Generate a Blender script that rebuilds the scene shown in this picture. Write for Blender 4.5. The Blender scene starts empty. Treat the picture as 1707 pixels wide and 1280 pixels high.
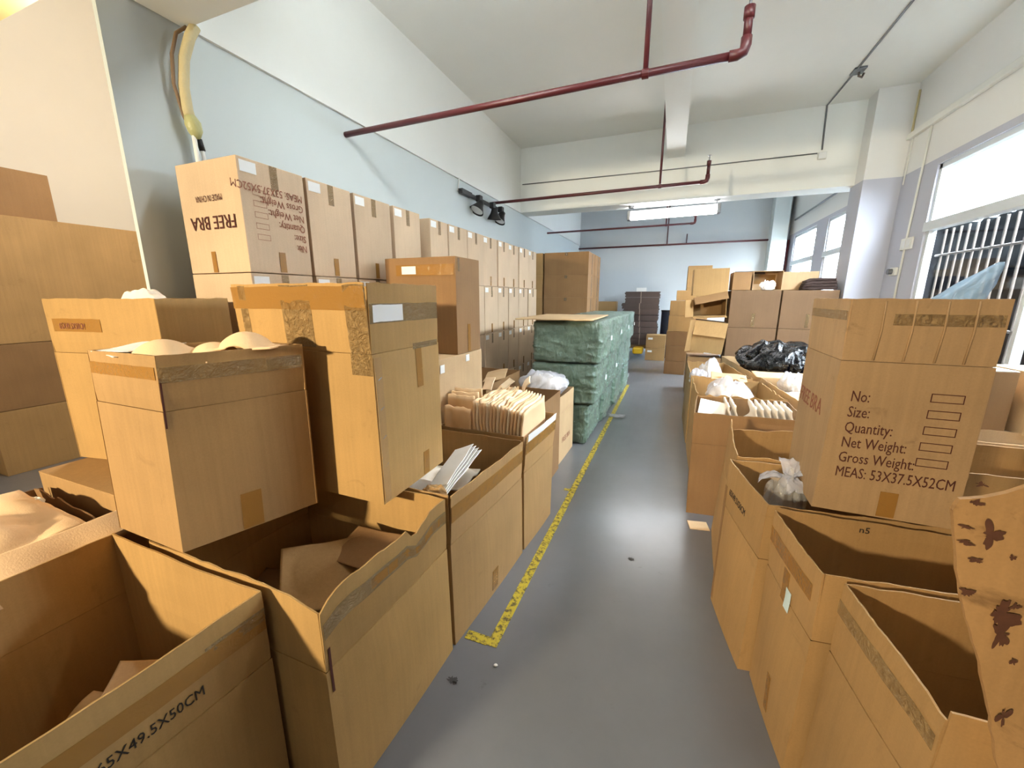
import bpy, bmesh, math, random
from mathutils import Vector, Matrix, noise as mnoise

random.seed(7)
S = bpy.context.scene
COL = S.collection
PI = math.pi

# ------------------------------------------------------------------ camera
cd = bpy.data.cameras.new('camera')
cd.sensor_width = 36.0
cd.lens = 36.0 * 660.0 / 1707.0
cd.clip_start = 0.02
cam = bpy.data.objects.new('camera', cd)
COL.objects.link(cam)
cam.location = (0, 0, 1.6)
cam.rotation_euler = (math.radians(90 - 12.391), 0, math.radians(21.597))
S.camera = cam

# ------------------------------------------------------------------ world, daylight
w = bpy.data.worlds.new('world')
S.world = w
w.use_nodes = True
bg = w.node_tree.nodes['Background']
bg.inputs[0].default_value = (0.92, 0.97, 1.0, 1)
bg.inputs[1].default_value = 72.0

def light(name, kind, loc, power, col, size=(1, 1), rot=(0, 0, 0), portal=False):
    l = bpy.data.lights.new(name, kind)
    l.energy = power
    l.color = col
    if kind == 'AREA':
        l.shape = 'RECTANGLE'
        l.size, l.size_y = size
        if portal:
            l.cycles.is_portal = True
    else:
        l.shadow_soft_size = size[0]
    o = bpy.data.objects.new(name, l)
    COL.objects.link(o)
    o.location = loc
    o.rotation_euler = rot
    return o

# window openings let the sky in (portals only guide sampling)
light('portal_near_window', 'AREA', (2.72, 4.6, 2.0), 1, (1, 1, 1), (3.3, 2.3), (0, math.radians(90), 0), True)
light('portal_far_window', 'AREA', (2.72, 9.9, 2.1), 1, (1, 1, 1), (4.0, 2.0), (0, math.radians(90), 0), True)
# warm lamp of the neighbouring bay behind the camera
light('warm_bay_lamp', 'AREA', (-3.0, -4.3, 2.45), 88, (1.0, 0.84, 0.57), (0.32, 0.22), (math.radians(78), 0, math.radians(-12))).data.spread = math.radians(85)
light('warm_bay_ceiling_lamp', 'POINT', (-3.6, 1.9, 3.3), 88, (1.0, 0.97, 0.93), (0.15,))
# fill light added behind the camera to lift the near faces
light('fill_light_behind', 'POINT', (0.3, -3.4, 3.0), 12, (1.0, 0.94, 0.84), (0.12,))

S.view_settings.view_transform = 'Standard'
S.view_settings.look = 'None'
S.view_settings.exposure = 0.55
S.view_settings.gamma = 1.0
S.view_settings.use_curve_mapping = False

# ------------------------------------------------------------------ materials
def lin(c):
    return tuple(((x / 255) / 12.92 if x / 255 <= 0.04045 else ((x / 255 + 0.055) / 1.055) ** 2.4) for x in c)

def new_mat(name):
    m = bpy.data.materials.new(name)
    m.use_nodes = True
    nt = m.node_tree
    return m, nt, nt.nodes['Principled BSDF']

def nd(nt, typ, **kw):
    n = nt.nodes.new(typ)
    for k, v in kw.items():
        if hasattr(n, k):
            setattr(n, k, v)
        else:
            n.inputs[k].default_value = v
    return n

def plain(name, rgb, rough=0.6, metal=0.0, bump=0.0, bscale=20, var=0.06, nscale=6, coat=0.0, spec=0.5):
    m, nt, b = new_mat(name)
    c = lin(rgb)
    tc = nd(nt, 'ShaderNodeTexCoord')
    nz = nd(nt, 'ShaderNodeTexNoise', Scale=nscale, Detail=5.0)
    nt.links.new(tc.outputs['Object'], nz.inputs['Vector'])
    mx = nd(nt, 'ShaderNodeMix', data_type='RGBA')
    mx.inputs[6].default_value = (*[x * (1 - var) for x in c], 1)
    mx.inputs[7].default_value = (*[min(1, x * (1 + var)) for x in c], 1)
    nt.links.new(nz.outputs[0], mx.inputs[0])
    nt.links.new(mx.outputs[2], b.inputs['Base Color'])
    b.inputs['Roughness'].default_value = rough
    b.inputs['Metallic'].default_value = metal
    b.inputs['Coat Weight'].default_value = coat
    b.inputs['Coat Roughness'].default_value = 0.1
    b.inputs['Specular IOR Level'].default_value = spec
    if bump:
        n2 = nd(nt, 'ShaderNodeTexNoise', Scale=bscale, Detail=4.0)
        nt.links.new(tc.outputs['Object'], n2.inputs['Vector'])
        bp = nd(nt, 'ShaderNodeBump', Strength=bump, Distance=0.02)
        nt.links.new(n2.outputs[0], bp.inputs['Height'])
        nt.links.new(bp.outputs[0], b.inputs['Normal'])
    return m

def cardboard(name, rgb, dirt=0.0, streak=0.5, rough=0.72):
    """Kraft board: soft mottling, faint upright flute lines, a small change from box to box, dirt if asked."""
    m, nt, b = new_mat(name)
    c = lin(rgb)
    tc = nd(nt, 'ShaderNodeTexCoord')
    big = nd(nt, 'ShaderNodeTexNoise', Scale=3.0, Detail=4.0)
    nt.links.new(tc.outputs['Object'], big.inputs['Vector'])
    fine = nd(nt, 'ShaderNodeTexNoise', Scale=170.0, Detail=2.0)
    nt.links.new(tc.outputs['Object'], fine.inputs['Vector'])
    mp = nd(nt, 'ShaderNodeMapping')
    mp.inputs['Scale'].default_value = (34, 34, 1.1)
    nt.links.new(tc.outputs['Object'], mp.inputs['Vector'])
    st = nd(nt, 'ShaderNodeTexNoise', Scale=1.6, Detail=3.0)
    nt.links.new(mp.outputs[0], st.inputs['Vector'])
    oi = nd(nt, 'ShaderNodeObjectInfo')
    def mul(a, f, add):
        x = nd(nt, 'ShaderNodeMath', operation='MULTIPLY_ADD')
        nt.links.new(a, x.inputs[0])
        x.inputs[1].default_value = f
        x.inputs[2].default_value = add
        return x.outputs[0]
    def tim(a, bb):
        x = nd(nt, 'ShaderNodeMath', operation='MULTIPLY')
        nt.links.new(a, x.inputs[0]); nt.links.new(bb, x.inputs[1])
        return x.outputs[0]
    v = tim(tim(mul(big.outputs[0], 0.44, 0.78), mul(st.outputs[0], 0.30 * streak, 1 - 0.15 * streak)), tim(mul(oi.outputs['Random'], 0.14, 0.93), mul(fine.outputs[0], 0.18, 0.91)))
    sc = nd(nt, 'ShaderNodeVectorMath', operation='SCALE')
    sc.inputs[0].default_value = c
    nt.links.new(v, sc.inputs['Scale'])
    out = sc.outputs[0]
    if dirt:
        dn = nd(nt, 'ShaderNodeTexNoise', Scale=5.5, Detail=8.0, Roughness=0.66, Distortion=1.2)
        nt.links.new(tc.outputs['Object'], dn.inputs['Vector'])
        rp = nd(nt, 'ShaderNodeValToRGB')
        rp.color_ramp.elements[0].position = 0.62
        rp.color_ramp.elements[0].color = (0, 0, 0, 1)
        rp.color_ramp.elements[1].position = 0.70
        rp.color_ramp.elements[1].color = (dirt, dirt, dirt, 1)
        nt.links.new(dn.outputs[0], rp.inputs[0])
        mx = nd(nt, 'ShaderNodeMix', data_type='RGBA')
        nt.links.new(rp.outputs[0], mx.inputs[0])
        nt.links.new(out, mx.inputs[6])
        mx.inputs[7].default_value = (0.055, 0.022, 0.010, 1)
        out = mx.outputs[2]
    nt.links.new(out, b.inputs['Base Color'])
    b.inputs['Roughness'].default_value = rough
    b.inputs['Specular IOR Level'].default_value = 0.25
    bp = nd(nt, 'ShaderNodeBump', Strength=0.22 * streak, Distance=0.004)
    nt.links.new(st.outputs[0], bp.inputs['Height'])
    nt.links.new(bp.outputs[0], b.inputs['Normal'])
    return m

def plastic_film(name, rgb, alpha=0.5, rough=0.16, bscale=16, bstr=0.7, dist=0.03):
    """Creased film: part see-through, part glossy, with fold lines from ridged noise."""
    m, nt, b = new_mat(name)
    tc = nd(nt, 'ShaderNodeTexCoord')
    n1 = nd(nt, 'ShaderNodeTexNoise', Scale=bscale, Detail=4.0, Distortion=1.2)
    nt.links.new(tc.outputs['Object'], n1.inputs['Vector'])
    a = nd(nt, 'ShaderNodeMath', operation='SUBTRACT')
    a.inputs[1].default_value = 0.5
    nt.links.new(n1.outputs[0], a.inputs[0])
    a2 = nd(nt, 'ShaderNodeMath', operation='ABSOLUTE')
    nt.links.new(a.outputs[0], a2.inputs[0])
    bp = nd(nt, 'ShaderNodeBump', Strength=bstr, Distance=dist)
    nt.links.new(a2.outputs[0], bp.inputs['Height'])
    nt.links.new(bp.outputs[0], b.inputs['Normal'])
    b.inputs['Base Color'].default_value = (*lin(rgb), 1)
    b.inputs['Roughness'].default_value = rough
    b.inputs['Alpha'].default_value = alpha
    return m

def emitter(name, rgb, strength):
    m, nt, b = new_mat(name)
    b.inputs['Base Color'].default_value = (0.9, 0.9, 0.9, 1)
    b.inputs['Emission Color'].default_value = (*rgb, 1)
    b.inputs['Emission Strength'].default_value = strength
    return m

M = {}
M['card'] = cardboard('kraft_board', (166, 131, 86), dirt=0.14, streak=0.8)
M['card_warm'] = cardboard('warm_kraft_board', (172, 136, 84), dirt=0.14, streak=0.8)
M['card_wall'] = cardboard('wall_stack_board', (196, 171, 143))
M['card_pile'] = cardboard('darkened_kraft_board', (114, 88, 64))  # kraft copy with shade on the pile put into its base colour
M['card_dark'] = cardboard('brown_kraft_board', (142, 108, 72))
M['card_pale'] = cardboard('pale_kraft_board', (190, 160, 122))
M['card_dirty'] = cardboard('dirty_kraft_board', (172, 132, 86), dirt=0.5, streak=0.8)
M['card_smudged'] = cardboard('smudged_kraft_board', (174, 143, 106), dirt=0.28, streak=1.0)
M['edge'] = cardboard('torn_board_edge', (214, 184, 146), streak=0.2)
M['tape'] = plastic_film('brown_parcel_tape', (170, 124, 62), alpha=0.72, rough=0.17, bscale=30, bstr=0.35, dist=0.01)
M['tape_clear'] = plastic_film('clear_parcel_tape', (226, 190, 134), alpha=0.34, rough=0.06, bscale=34, bstr=1.0, dist=0.14)
M['label'] = plain('white_label_paper', (232, 232, 230), 0.6, var=0.03)
M['ink'] = plain('dark_brown_ink', (78, 34, 26), 0.8)
M['ink_faint'] = plain('worn_brown_ink', (140, 84, 62), 0.8)
M['ink_black'] = plain('black_ink', (34, 26, 20), 0.8)
M['ink_grey'] = plain('grey_print', (140, 140, 150), 0.8)
M['foam'] = plain('peach_foam', (242, 206, 160), 0.85, bump=0.1, bscale=200, nscale=5)
M['foam_pale'] = plain('pale_peach_foam', (244, 222, 190), 0.85, bump=0.1, bscale=200)
M['foam_white'] = plain('cream_foam', (240, 228, 212), 0.85, bump=0.08, bscale=200)
M['paper'] = plain('white_sheet', (236, 232, 226), 0.7)
M['film'] = plastic_film('clear_poly_bag', (226, 226, 236), alpha=0.42, rough=0.14)
M['film_thin'] = plastic_film('thin_poly_bag', (226, 224, 222), alpha=0.22, rough=0.14, bscale=12)
M['film_blue'] = plastic_film('bluish_poly_bag', (170, 206, 240), alpha=0.6, rough=0.2, bscale=10)
M['film_black'] = plastic_film('black_refuse_bag', (5, 5, 9), alpha=1.0, rough=0.10, bscale=11, bstr=0.55, dist=0.05)
M['steel'] = plain('grey_steel', (120, 122, 126), 0.4, 0.6)
M['white_metal'] = plain('white_enamel', (222, 224, 224), 0.4)
M['white_plastic'] = plain('white_plastic', (226, 226, 220), 0.45)
M['black_metal'] = plain('black_lamp_metal', (16, 17, 20), 0.45)
M['maroon'] = plain('maroon_pipe_paint', (74, 22, 26), 0.38)
M['dark_bundle'] = cardboard('dark_brown_board', (84, 70, 64))
M['strap'] = plain('pale_strap', (150, 132, 116), 0.5)
M['yellow'] = plain('yellow_paint', (216, 172, 20), 0.45)
M['wood'] = plain('pallet_wood', (150, 120, 84), 0.8, bump=0.2, bscale=30)
M['fabric_dark'] = plain('dark_brown_cloth', (58, 42, 38), 0.9, bump=0.4, bscale=40)
M['cable_old'] = plain('yellowed_sleeve', (196, 182, 140), 0.6, bump=0.3, bscale=60)
M['iron'] = plain('rusted_bar_paint', (92, 82, 76), 0.7, var=0.3, nscale=20)
M['alu'] = plain('window_frame_white', (206, 212, 216), 0.4)
M['lamp_fill'] = emitter('fill_tube_cover', (0.94, 0.99, 1.0), 24.0)  # glow of the added fill lamps over the near bay
M['lamp'] = emitter('lit_tube_cover', (1.0, 0.985, 1.0), 27.0)

def wall_mat(name, rgb, lower=None, split=0.0, blotch=0.06):
    m, nt, b = new_mat(name)
    tc = nd(nt, 'ShaderNodeNewGeometry')
    nz = nd(nt, 'ShaderNodeTexNoise', Scale=0.9, Detail=6.0, Roughness=0.6)
    nt.links.new(tc.outputs['Position'], nz.inputs['Vector'])
    mx = nd(nt, 'ShaderNodeMix', data_type='RGBA')
    c = lin(rgb)
    mx.inputs[6].default_value = (*[x * (1 - blotch) for x in c], 1)
    mx.inputs[7].default_value = (*[min(1, x * (1 + blotch)) for x in c], 1)
    nt.links.new(nz.outputs[0], mx.inputs[0])
    out = mx.outputs[2]
    if lower:
        sp = nd(nt, 'ShaderNodeSeparateXYZ')
        nt.links.new(tc.outputs['Position'], sp.inputs[0])
        lt = nd(nt, 'ShaderNodeMath', operation='LESS_THAN')
        lt.inputs[1].default_value = split
        nt.links.new(sp.outputs['Z'], lt.inputs[0])
        m2 = nd(nt, 'ShaderNodeMix', data_type='RGBA')
        nt.links.new(lt.outputs[0], m2.inputs[0])
        nt.links.new(out, m2.inputs[6])
        m2.inputs[7].default_value = (*lin(lower), 1)
        out = m2.outputs[2]
    nt.links.new(out, b.inputs['Base Color'])
    b.inputs['Roughness'].default_value = 0.7
    b.inputs['Specular IOR Level'].default_value = 0.3
    n2 = nd(nt, 'ShaderNodeTexNoise', Scale=30.0, Detail=4.0)
    nt.links.new(tc.outputs['Position'], n2.inputs['Vector'])
    bp = nd(nt, 'ShaderNodeBump', Strength=0.06, Distance=0.01)
    nt.links.new(n2.outputs[0], bp.inputs['Height'])
    nt.links.new(bp.outputs[0], b.inputs['Normal'])
    return m

ZB, ZC = 3.118, 4.185
M['white_wall'] = wall_mat('white_paint', (238, 240, 236))
M['ceiling'] = wall_mat('ceiling_paint', (236, 237, 232), blotch=0.06)
M['blue_wall'] = wall_mat('blue_grey_wall_paint', (204, 212, 212), blotch=0.04)
M['right_wall'] = wall_mat('two_tone_wall_paint', (228, 228, 226), (184, 186, 198), ZB)
M['beige_wall'] = wall_mat('beige_wall_paint', (236, 226, 212))

def floor_mat():
    m, nt, b = new_mat('grey_floor_paint')
    g = nd(nt, 'ShaderNodeNewGeometry')
    n1 = nd(nt, 'ShaderNodeTexNoise', Scale=1.3, Detail=8.0, Roughness=0.65)
    nt.links.new(g.outputs['Position'], n1.inputs['Vector'])
    mp = nd(nt, 'ShaderNodeMapping')
    mp.inputs['Scale'].default_value = (9, 0.7, 1)
    nt.links.new(g.outputs['Position'], mp.inputs['Vector'])
    n2 = nd(nt, 'ShaderNodeTexNoise', Scale=2.0, Detail=6.0)
    nt.links.new(mp.outputs[0], n2.inputs['Vector'])
    mx = nd(nt, 'ShaderNodeMix', data_type='RGBA')
    mx.inputs[6].default_value = (*lin((96, 97, 101)), 1)
    mx.inputs[7].default_value = (*lin((124, 125, 129)), 1)
    nt.links.new(n1.outputs[0], mx.inputs[0])
    n3 = nd(nt, 'ShaderNodeTexNoise', Scale=7.0, Detail=9.0, Roughness=0.75)
    nt.links.new(g.outputs['Position'], n3.inputs['Vector'])
    rp = nd(nt, 'ShaderNodeValToRGB')
    rp.color_ramp.elements[0].position = 0.63
    rp.color_ramp.elements[0].color = (1, 1, 1, 1)
    rp.color_ramp.elements[1].position = 0.74
    rp.color_ramp.elements[1].color = (0.62, 0.60, 0.58, 1)
    nt.links.new(n3.outputs[0], rp.inputs[0])
    ml = nd(nt, 'ShaderNodeMix', data_type='RGBA', blend_type='MULTIPLY')
    ml.inputs[0].default_value = 1.0
    nt.links.new(mx.outputs[2], ml.inputs[6])
    nt.links.new(rp.outputs[0], ml.inputs[7])
    nt.links.new(ml.outputs[2], b.inputs['Base Color'])
    mr = nd(nt, 'ShaderNodeMapRange')
    mr.inputs['To Min'].default_value = 0.285
    mr.inputs['To Max'].default_value = 0.37
    nt.links.new(n2.outputs[0], mr.inputs['Value'])
    nt.links.new(mr.outputs[0], b.inputs['Roughness'])
    b.inputs['Specular IOR Level'].default_value = 0.5
    b.inputs['Coat Weight'].default_value = 0.7
    b.inputs['Coat Roughness'].default_value = 0.24
    return m
M['floor'] = floor_mat()

def floor_tape_mat():
    m, nt, b = new_mat('worn_yellow_tape')
    g = nd(nt, 'ShaderNodeNewGeometry')
    n1 = nd(nt, 'ShaderNodeTexNoise', Scale=34.0, Detail=7.0, Roughness=0.7)
    nt.links.new(g.outputs['Position'], n1.inputs['Vector'])
    rp = nd(nt, 'ShaderNodeValToRGB')
    rp.color_ramp.elements[0].position = 0.47
    rp.color_ramp.elements[0].color = (*lin((196, 172, 44)), 1)
    rp.color_ramp.elements[1].position = 0.58
    rp.color_ramp.elements[1].color = (*lin((92, 80, 42)), 1)
    nt.links.new(n1.outputs[0], rp.inputs[0])
    nt.links.new(rp.outputs[0], b.inputs['Base Color'])
    b.inputs['Roughness'].default_value = 0.55
    return m
M['floor_tape'] = floor_tape_mat()

def bale_mat():
    """Green woven wrap under a creased film."""
    m, nt, b = new_mat('green_bale_wrap')
    tc = nd(nt, 'ShaderNodeTexCoord')
    n0 = nd(nt, 'ShaderNodeTexNoise', Scale=3.0, Detail=5.0)
    nt.links.new(tc.outputs['Object'], n0.inputs['Vector'])
    mx = nd(nt, 'ShaderNodeMix', data_type='RGBA')
    mx.inputs[6].default_value = (*lin((54, 80, 56)), 1)
    mx.inputs[7].default_value = (*lin((96, 124, 96)), 1)
    nt.links.new(n0.outputs[0], mx.inputs[0])
    nt.links.new(mx.outputs[2], b.inputs['Base Color'])
    b.inputs['Roughness'].default_value = 0.55
    b.inputs['Coat Weight'].default_value = 1.0
    b.inputs['Coat Roughness'].default_value = 0.2
    mp = nd(nt, 'ShaderNodeMapping')
    mp.inputs['Rotation'].default_value = (0.5, 0.4, 0.3)
    mp.inputs['Scale'].default_value = (5, 5, 2.4)
    nt.links.new(tc.outputs['Object'], mp.inputs['Vector'])
    n1 = nd(nt, 'ShaderNodeTexNoise', Scale=1.7, Detail=4.0, Distortion=1.6)
    nt.links.new(mp.outputs[0], n1.inputs['Vector'])
    a = nd(nt, 'ShaderNodeMath', operation='SUBTRACT'); a.inputs[1].default_value = 0.5
    nt.links.new(n1.outputs[0], a.inputs[0])
    a2 = nd(nt, 'ShaderNodeMath', operation='ABSOLUTE')
    nt.links.new(a.outputs[0], a2.inputs[0])
    bp = nd(nt, 'ShaderNodeBump', Strength=1.0, Distance=0.12)
    nt.links.new(a2.outputs[0], bp.inputs['Height'])
    nt.links.new(bp.outputs[0], b.inputs['Coat Normal'])
    bp2 = nd(nt, 'ShaderNodeBump', Strength=0.5, Distance=0.04)
    nt.links.new(a2.outputs[0], bp2.inputs['Height'])
    nt.links.new(bp2.outputs[0], b.inputs['Normal'])
    return m
M['bale'] = bale_mat()
M['bale_film'] = plastic_film('bale_film', (206, 228, 222), alpha=0.20, rough=0.13, bscale=9, bstr=1.0, dist=0.16)

def glass_mat():
    m, nt, b = new_mat('window_glass')
    nt.nodes.remove(b)
    out = nt.nodes['Material Output']
    tr = nd(nt, 'ShaderNodeBsdfTransparent')
    tr.inputs[0].default_value = (0.93, 0.97, 1.0, 1)
    gl = nd(nt, 'ShaderNodeBsdfGlossy', Roughness=0.05)
    mx = nd(nt, 'ShaderNodeMixShader')
    mx.inputs[0].default_value = 0.07
    nt.links.new(tr.outputs[0], mx.inputs[1])
    nt.links.new(gl.outputs[0], mx.inputs[2])
    nt.links.new(mx.outputs[0], out.inputs[0])
    return m
M['glass'] = glass_mat()

# ------------------------------------------------------------------ helpers
def V(*a):
    return Vector(a)

def link(name, bm, mat, parent=None, smooth=False, bevel=0.0):
    bmesh.ops.recalc_face_normals(bm, faces=bm.faces)
    me = bpy.data.meshes.new(name)
    bm.to_mesh(me)
    bm.free()
    if smooth:
        me.polygons.foreach_set('use_smooth', [True] * len(me.polygons))
    me.materials.append(mat)
    o = bpy.data.objects.new(name, me)
    COL.objects.link(o)
    if parent is not None:
        o.parent = parent
    if bevel:
        b = o.modifiers.new('soft_edge', 'BEVEL')
        b.width = bevel
        b.segments = 2
        b.limit_method = 'ANGLE'
        b.angle_limit = math.radians(50)
    return o

def tag(o, label, cat, group=None):
    o['label'] = label
    o['category'] = cat
    if group:
        o['group'] = group
    return o

def thing(name, label, cat, loc=(0, 0, 0), rot=(0, 0, 0), group=None):
    o = bpy.data.objects.new(name, None)
    COL.objects.link(o)
    o.empty_display_size = 0.1
    o.location = loc
    o.rotation_euler = rot
    return tag(o, label, cat, group)

def struct(name, bm, mat, parent=None, **k):
    o = link(name, bm, mat, parent, **k)
    o['kind'] = 'structure'
    return o

def copy_tree(o, parent=None):
    c = o.copy()
    COL.objects.link(c)
    if parent is not None:
        c.parent = parent
        c.matrix_parent_inverse = o.matrix_parent_inverse.copy()
    for ch in list(o.children):
        copy_tree(ch, c)
    return c

def box(bm, lo, hi, rot=None, at=None):
    r = bmesh.ops.create_cube(bm, size=1.0)
    lo, hi = Vector(lo), Vector(hi)
    c, s = (lo + hi) / 2, hi - lo
    for v in r['verts']:
        v.co = Vector((v.co.x * s.x, v.co.y * s.y, v.co.z * s.z)) + c
        if rot is not None:
            v.co = rot @ (v.co - (at or c)) + (at or c)
    return r['verts']

def boxbm(lo, hi):
    bm = bmesh.new()
    box(bm, lo, hi)
    return bm

def tube(bm, pts, r, seg=10, cap=True):
    pts = [Vector(p) for p in pts]
    rings = []
    up = None
    for i, p in enumerate(pts):
        a = pts[max(i - 1, 0)]
        b = pts[min(i + 1, len(pts) - 1)]
        d = (b - a).normalized()
        if up is None:
            up = d.orthogonal().normalized()
        up = (up - d * up.dot(d)).normalized()
        side = d.cross(up)
        rr = r(i / (len(pts) - 1)) if callable(r) else r
        rings.append([bm.verts.new(p + (up * math.cos(t) + side * math.sin(t)) * rr) for t in [2 * PI * k / seg for k in range(seg)]])
    for a, b in zip(rings, rings[1:]):
        for k in range(seg):
            bm.faces.new((a[k], a[(k + 1) % seg], b[(k + 1) % seg], b[k]))
    if cap:
        bm.faces.new(rings[0][::-1])
        bm.faces.new(rings[-1])

def tubebm(pts, r, seg=10):
    bm = bmesh.new()
    tube(bm, pts, r, seg)
    return bm

def sheet(bm, f, nu, nv, t, n):
    """A board of thickness t: outer face f(u, v), inner face set back along -n, closed all round."""
    n = Vector(n).normalized()
    A = [[bm.verts.new(f(i / nu, j / nv)) for j in range(nv + 1)] for i in range(nu + 1)]
    B = [[bm.verts.new(A[i][j].co - n * t) for j in range(nv + 1)] for i in range(nu + 1)]
    for i in range(nu):
        for j in range(nv):
            bm.faces.new((A[i][j], A[i + 1][j], A[i + 1][j + 1], A[i][j + 1]))
            bm.faces.new((B[i][j + 1], B[i + 1][j + 1], B[i + 1][j], B[i][j]))
    for i in range(nu):
        bm.faces.new((A[i][0], B[i][0], B[i + 1][0], A[i + 1][0]))
        bm.faces.new((A[i + 1][nv], B[i + 1][nv], B[i][nv], A[i][nv]))
    for j in range(nv):
        bm.faces.new((A[0][j + 1], B[0][j + 1], B[0][j], A[0][j]))
        bm.faces.new((A[nu][j], B[nu][j], B[nu][j + 1], A[nu][j + 1]))

def sheetbm(*a):
    bm = bmesh.new()
    sheet(bm, *a)
    return bm

def nz(x, y=0.0, z=0.0):
    return mnoise.noise(Vector((x, y, z)))

def poly(pts, u):
    """Piecewise-linear value of [(u, value)...] at u."""
    if u <= pts[0][0]:
        return pts[0][1]
    for (a, x), (b, y) in zip(pts, pts[1:]):
        if u <= b:
            return x + (y - x) * (u - a) / max(b - a, 1e-6)
    return pts[-1][1]

def text_mesh(name, body, size, mat, parent, origin, xdir, ydir, sx=1.0, align='LEFT', ext=0.0004):
    cu = bpy.data.curves.new(name, 'FONT')
    cu.body = body
    cu.size = size
    cu.align_x = align
    cu.extrude = ext
    cu.resolution_u = 2
    tmp = bpy.data.objects.new(name, cu)
    COL.objects.link(tmp)
    dg = bpy.context.evaluated_depsgraph_get()
    me = bpy.data.meshes.new_from_object(tmp.evaluated_get(dg))
    bpy.data.objects.remove(tmp)
    me.name = name
    me.materials.clear()
    me.materials.append(mat)
    x, y = Vector(xdir).normalized(), Vector(ydir).normalized()
    n = x.cross(y)
    for v in me.vertices:
        c = v.co
        v.co = Vector(origin) + x * c.x * sx + y * c.y + n * c.z
    o = bpy.data.objects.new(name, me)
    COL.objects.link(o)
    o.parent = parent
    return o

def text_frames(bm, rects, x, y, n, lw=0.0022):
    """Hollow rectangles (lower-left corner, width, height) on a face."""
    x, y, n = Vector(x), Vector(y), Vector(n)
    for o, wd, ht in rects:
        o = Vector(o)
        for a, b, c, d in ((0, 0, wd, lw), (0, ht - lw, wd, lw), (0, lw, lw, ht - 2 * lw), (wd - lw, lw, lw, ht - 2 * lw)):
            vs = [bm.verts.new(o + x * p + y * q + n * 0.0006) for p, q in ((a, b), (a + c, b), (a + c, b + d), (a, b + d))]
            bm.faces.new(vs)

# ------------------------------------------------------------------ cartons
class Open:
    """An open carton: walls, bottom and flaps standing up. Corners run near-left, near-right, far-right, far-left."""
    def __init__(self, name, label, top, z0, zc, zt, base=None, mat='card', bulge=0.012, lean=(0, 0, 0, 0), rims=None, rough=0.004,
                 flaps=(0, 1, 2, 3), group=None, t=0.006, seed=0, slit=0.004, cat='carton', flapmat=None):
        self.top = [Vector((*p, 0)) for p in top]
        self.base = [Vector((*p, 0)) for p in (base or top)]
        self.z0, self.zc, self.zt, self.bulge, self.lean = z0, zc, zt, bulge, lean
        self.rims, self.rough, self.seed, self.t = rims or {}, rough, seed, t
        c = sum(self.base, Vector()) / 4
        self.c = Vector((c.x, c.y, z0))
        self.root = thing(name, label, cat, self.c, group=group)
        mt = M[mat]
        bm = bmesh.new()
        for i in range(4):
            sheet(bm, lambda u, v, i=i: self.W(i, u, z0 + (zc - z0) * v - 0.001) - self.c, 10, 8, t, self.n(i))
        b = [p - self.c + Vector((0, 0, z0 + 0.001)) for p in self.base]
        m = sum(b, Vector()) / 4
        b = [m + (p - m) * 0.985 for p in b]
        sheet(bm, lambda u, v: (b[0] * (1 - u) + b[1] * u) * (1 - v) + (b[3] * (1 - u) + b[2] * u) * v + Vector((0, 0, 0.006)), 1, 1, 0.005, (0, 0, 1))
        self.body = link('body', bm, mt, self.root)
        self.flap = {}
        for i in flaps:
            g = slit
            bm = sheetbm(lambda u, v, i=i: self.W(i, g + (1 - 2 * g) * u, None, v) - self.c, 22, 5, t * 0.9, self.n(i))
            self.flap[i] = link('flap', bm, M[flapmat] if flapmat else mt, self.root)

    def ends(self, i, k):
        a, b = self.base[i] * (1 - k) + self.top[i] * k, self.base[(i + 1) % 4] * (1 - k) + self.top[(i + 1) % 4] * k
        return a, b

    def n(self, i):
        a, b = self.ends(i, 0.5)
        d = (b - a).normalized()
        return Vector((d.y, -d.x, 0))

    def W(self, i, u, z=None, v=None):
        """Outer surface of side i: at height z on the body, or at v (0 fold, 1 rim) on the flap."""
        if v is None and z > self.zc:
            v = (z - self.zc) / (self.zt - self.zc)
        if v is None:
            k = (z - self.z0) / (self.zt - self.z0)
            a, b = self.ends(i, k)
            s = (z - self.z0) / (self.zc - self.z0)
            return a.lerp(b, u) + self.n(i) * (self.bulge * (0.2 if i in (0, 2) else 1) * math.sin(PI * u) * math.sin(PI * (0.1 + 0.8 * s))) + Vector((0, 0, z))
        rim = poly(self.rims[i], u) if i in self.rims else 0.0
        rim += self.rough * nz(u * 9 + i * 7.3, self.seed * 3.1) + 0.5 * self.rough * nz(u * 31 + i, self.seed)
        k = (self.zc - self.z0) / (self.zt - self.z0)
        z = self.zc + 0.001 + (self.zt - self.zc + rim) * v
        kk = k + (1 - k) * v
        a, b = self.ends(i, kk)
        off = self.lean[i] * v + self.bulge * (0.2 if i in (0, 2) else 1) * math.sin(PI * u) * math.sin(PI * 0.1) + 0.004 * nz(u * 4 + self.seed, v * 3, i) * v
        if v == 0:
            off -= 0.002
        return a.lerp(b, u) + self.n(i) * off + Vector((0, 0, z))

    def strip(self, i, u0, u1, za, zb, mat='tape', name='tape', n=12, d=0.0022):
        bm = sheetbm(lambda u, v: self.W(i, u0 + (u1 - u0) * u, za + (zb - za) * v) - self.c + self.n(i) * d, n, 4, 0.0012, self.n(i))
        return link(name, bm, M[mat], self.root, smooth=False)

    def text(self, i, u, z, body, size, mat='ink', flip=False, sx=1.0, name='printed_text', align='LEFT', d=0.0012):
        o = text_mesh(name, body, size, M[mat], self.root, (0, 0, 0), (1, 0, 0), (0, 1, 0), sx, align)
        a, b = self.ends(i, 0.5)
        ln = (b - a).length
        g = -1 if flip else 1
        for v in o.data.vertices:
            v.co = self.W(i, u + g * v.co.x / ln, z + g * v.co.y) - self.c + self.n(i) * (d + v.co.z)
        return o

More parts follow.
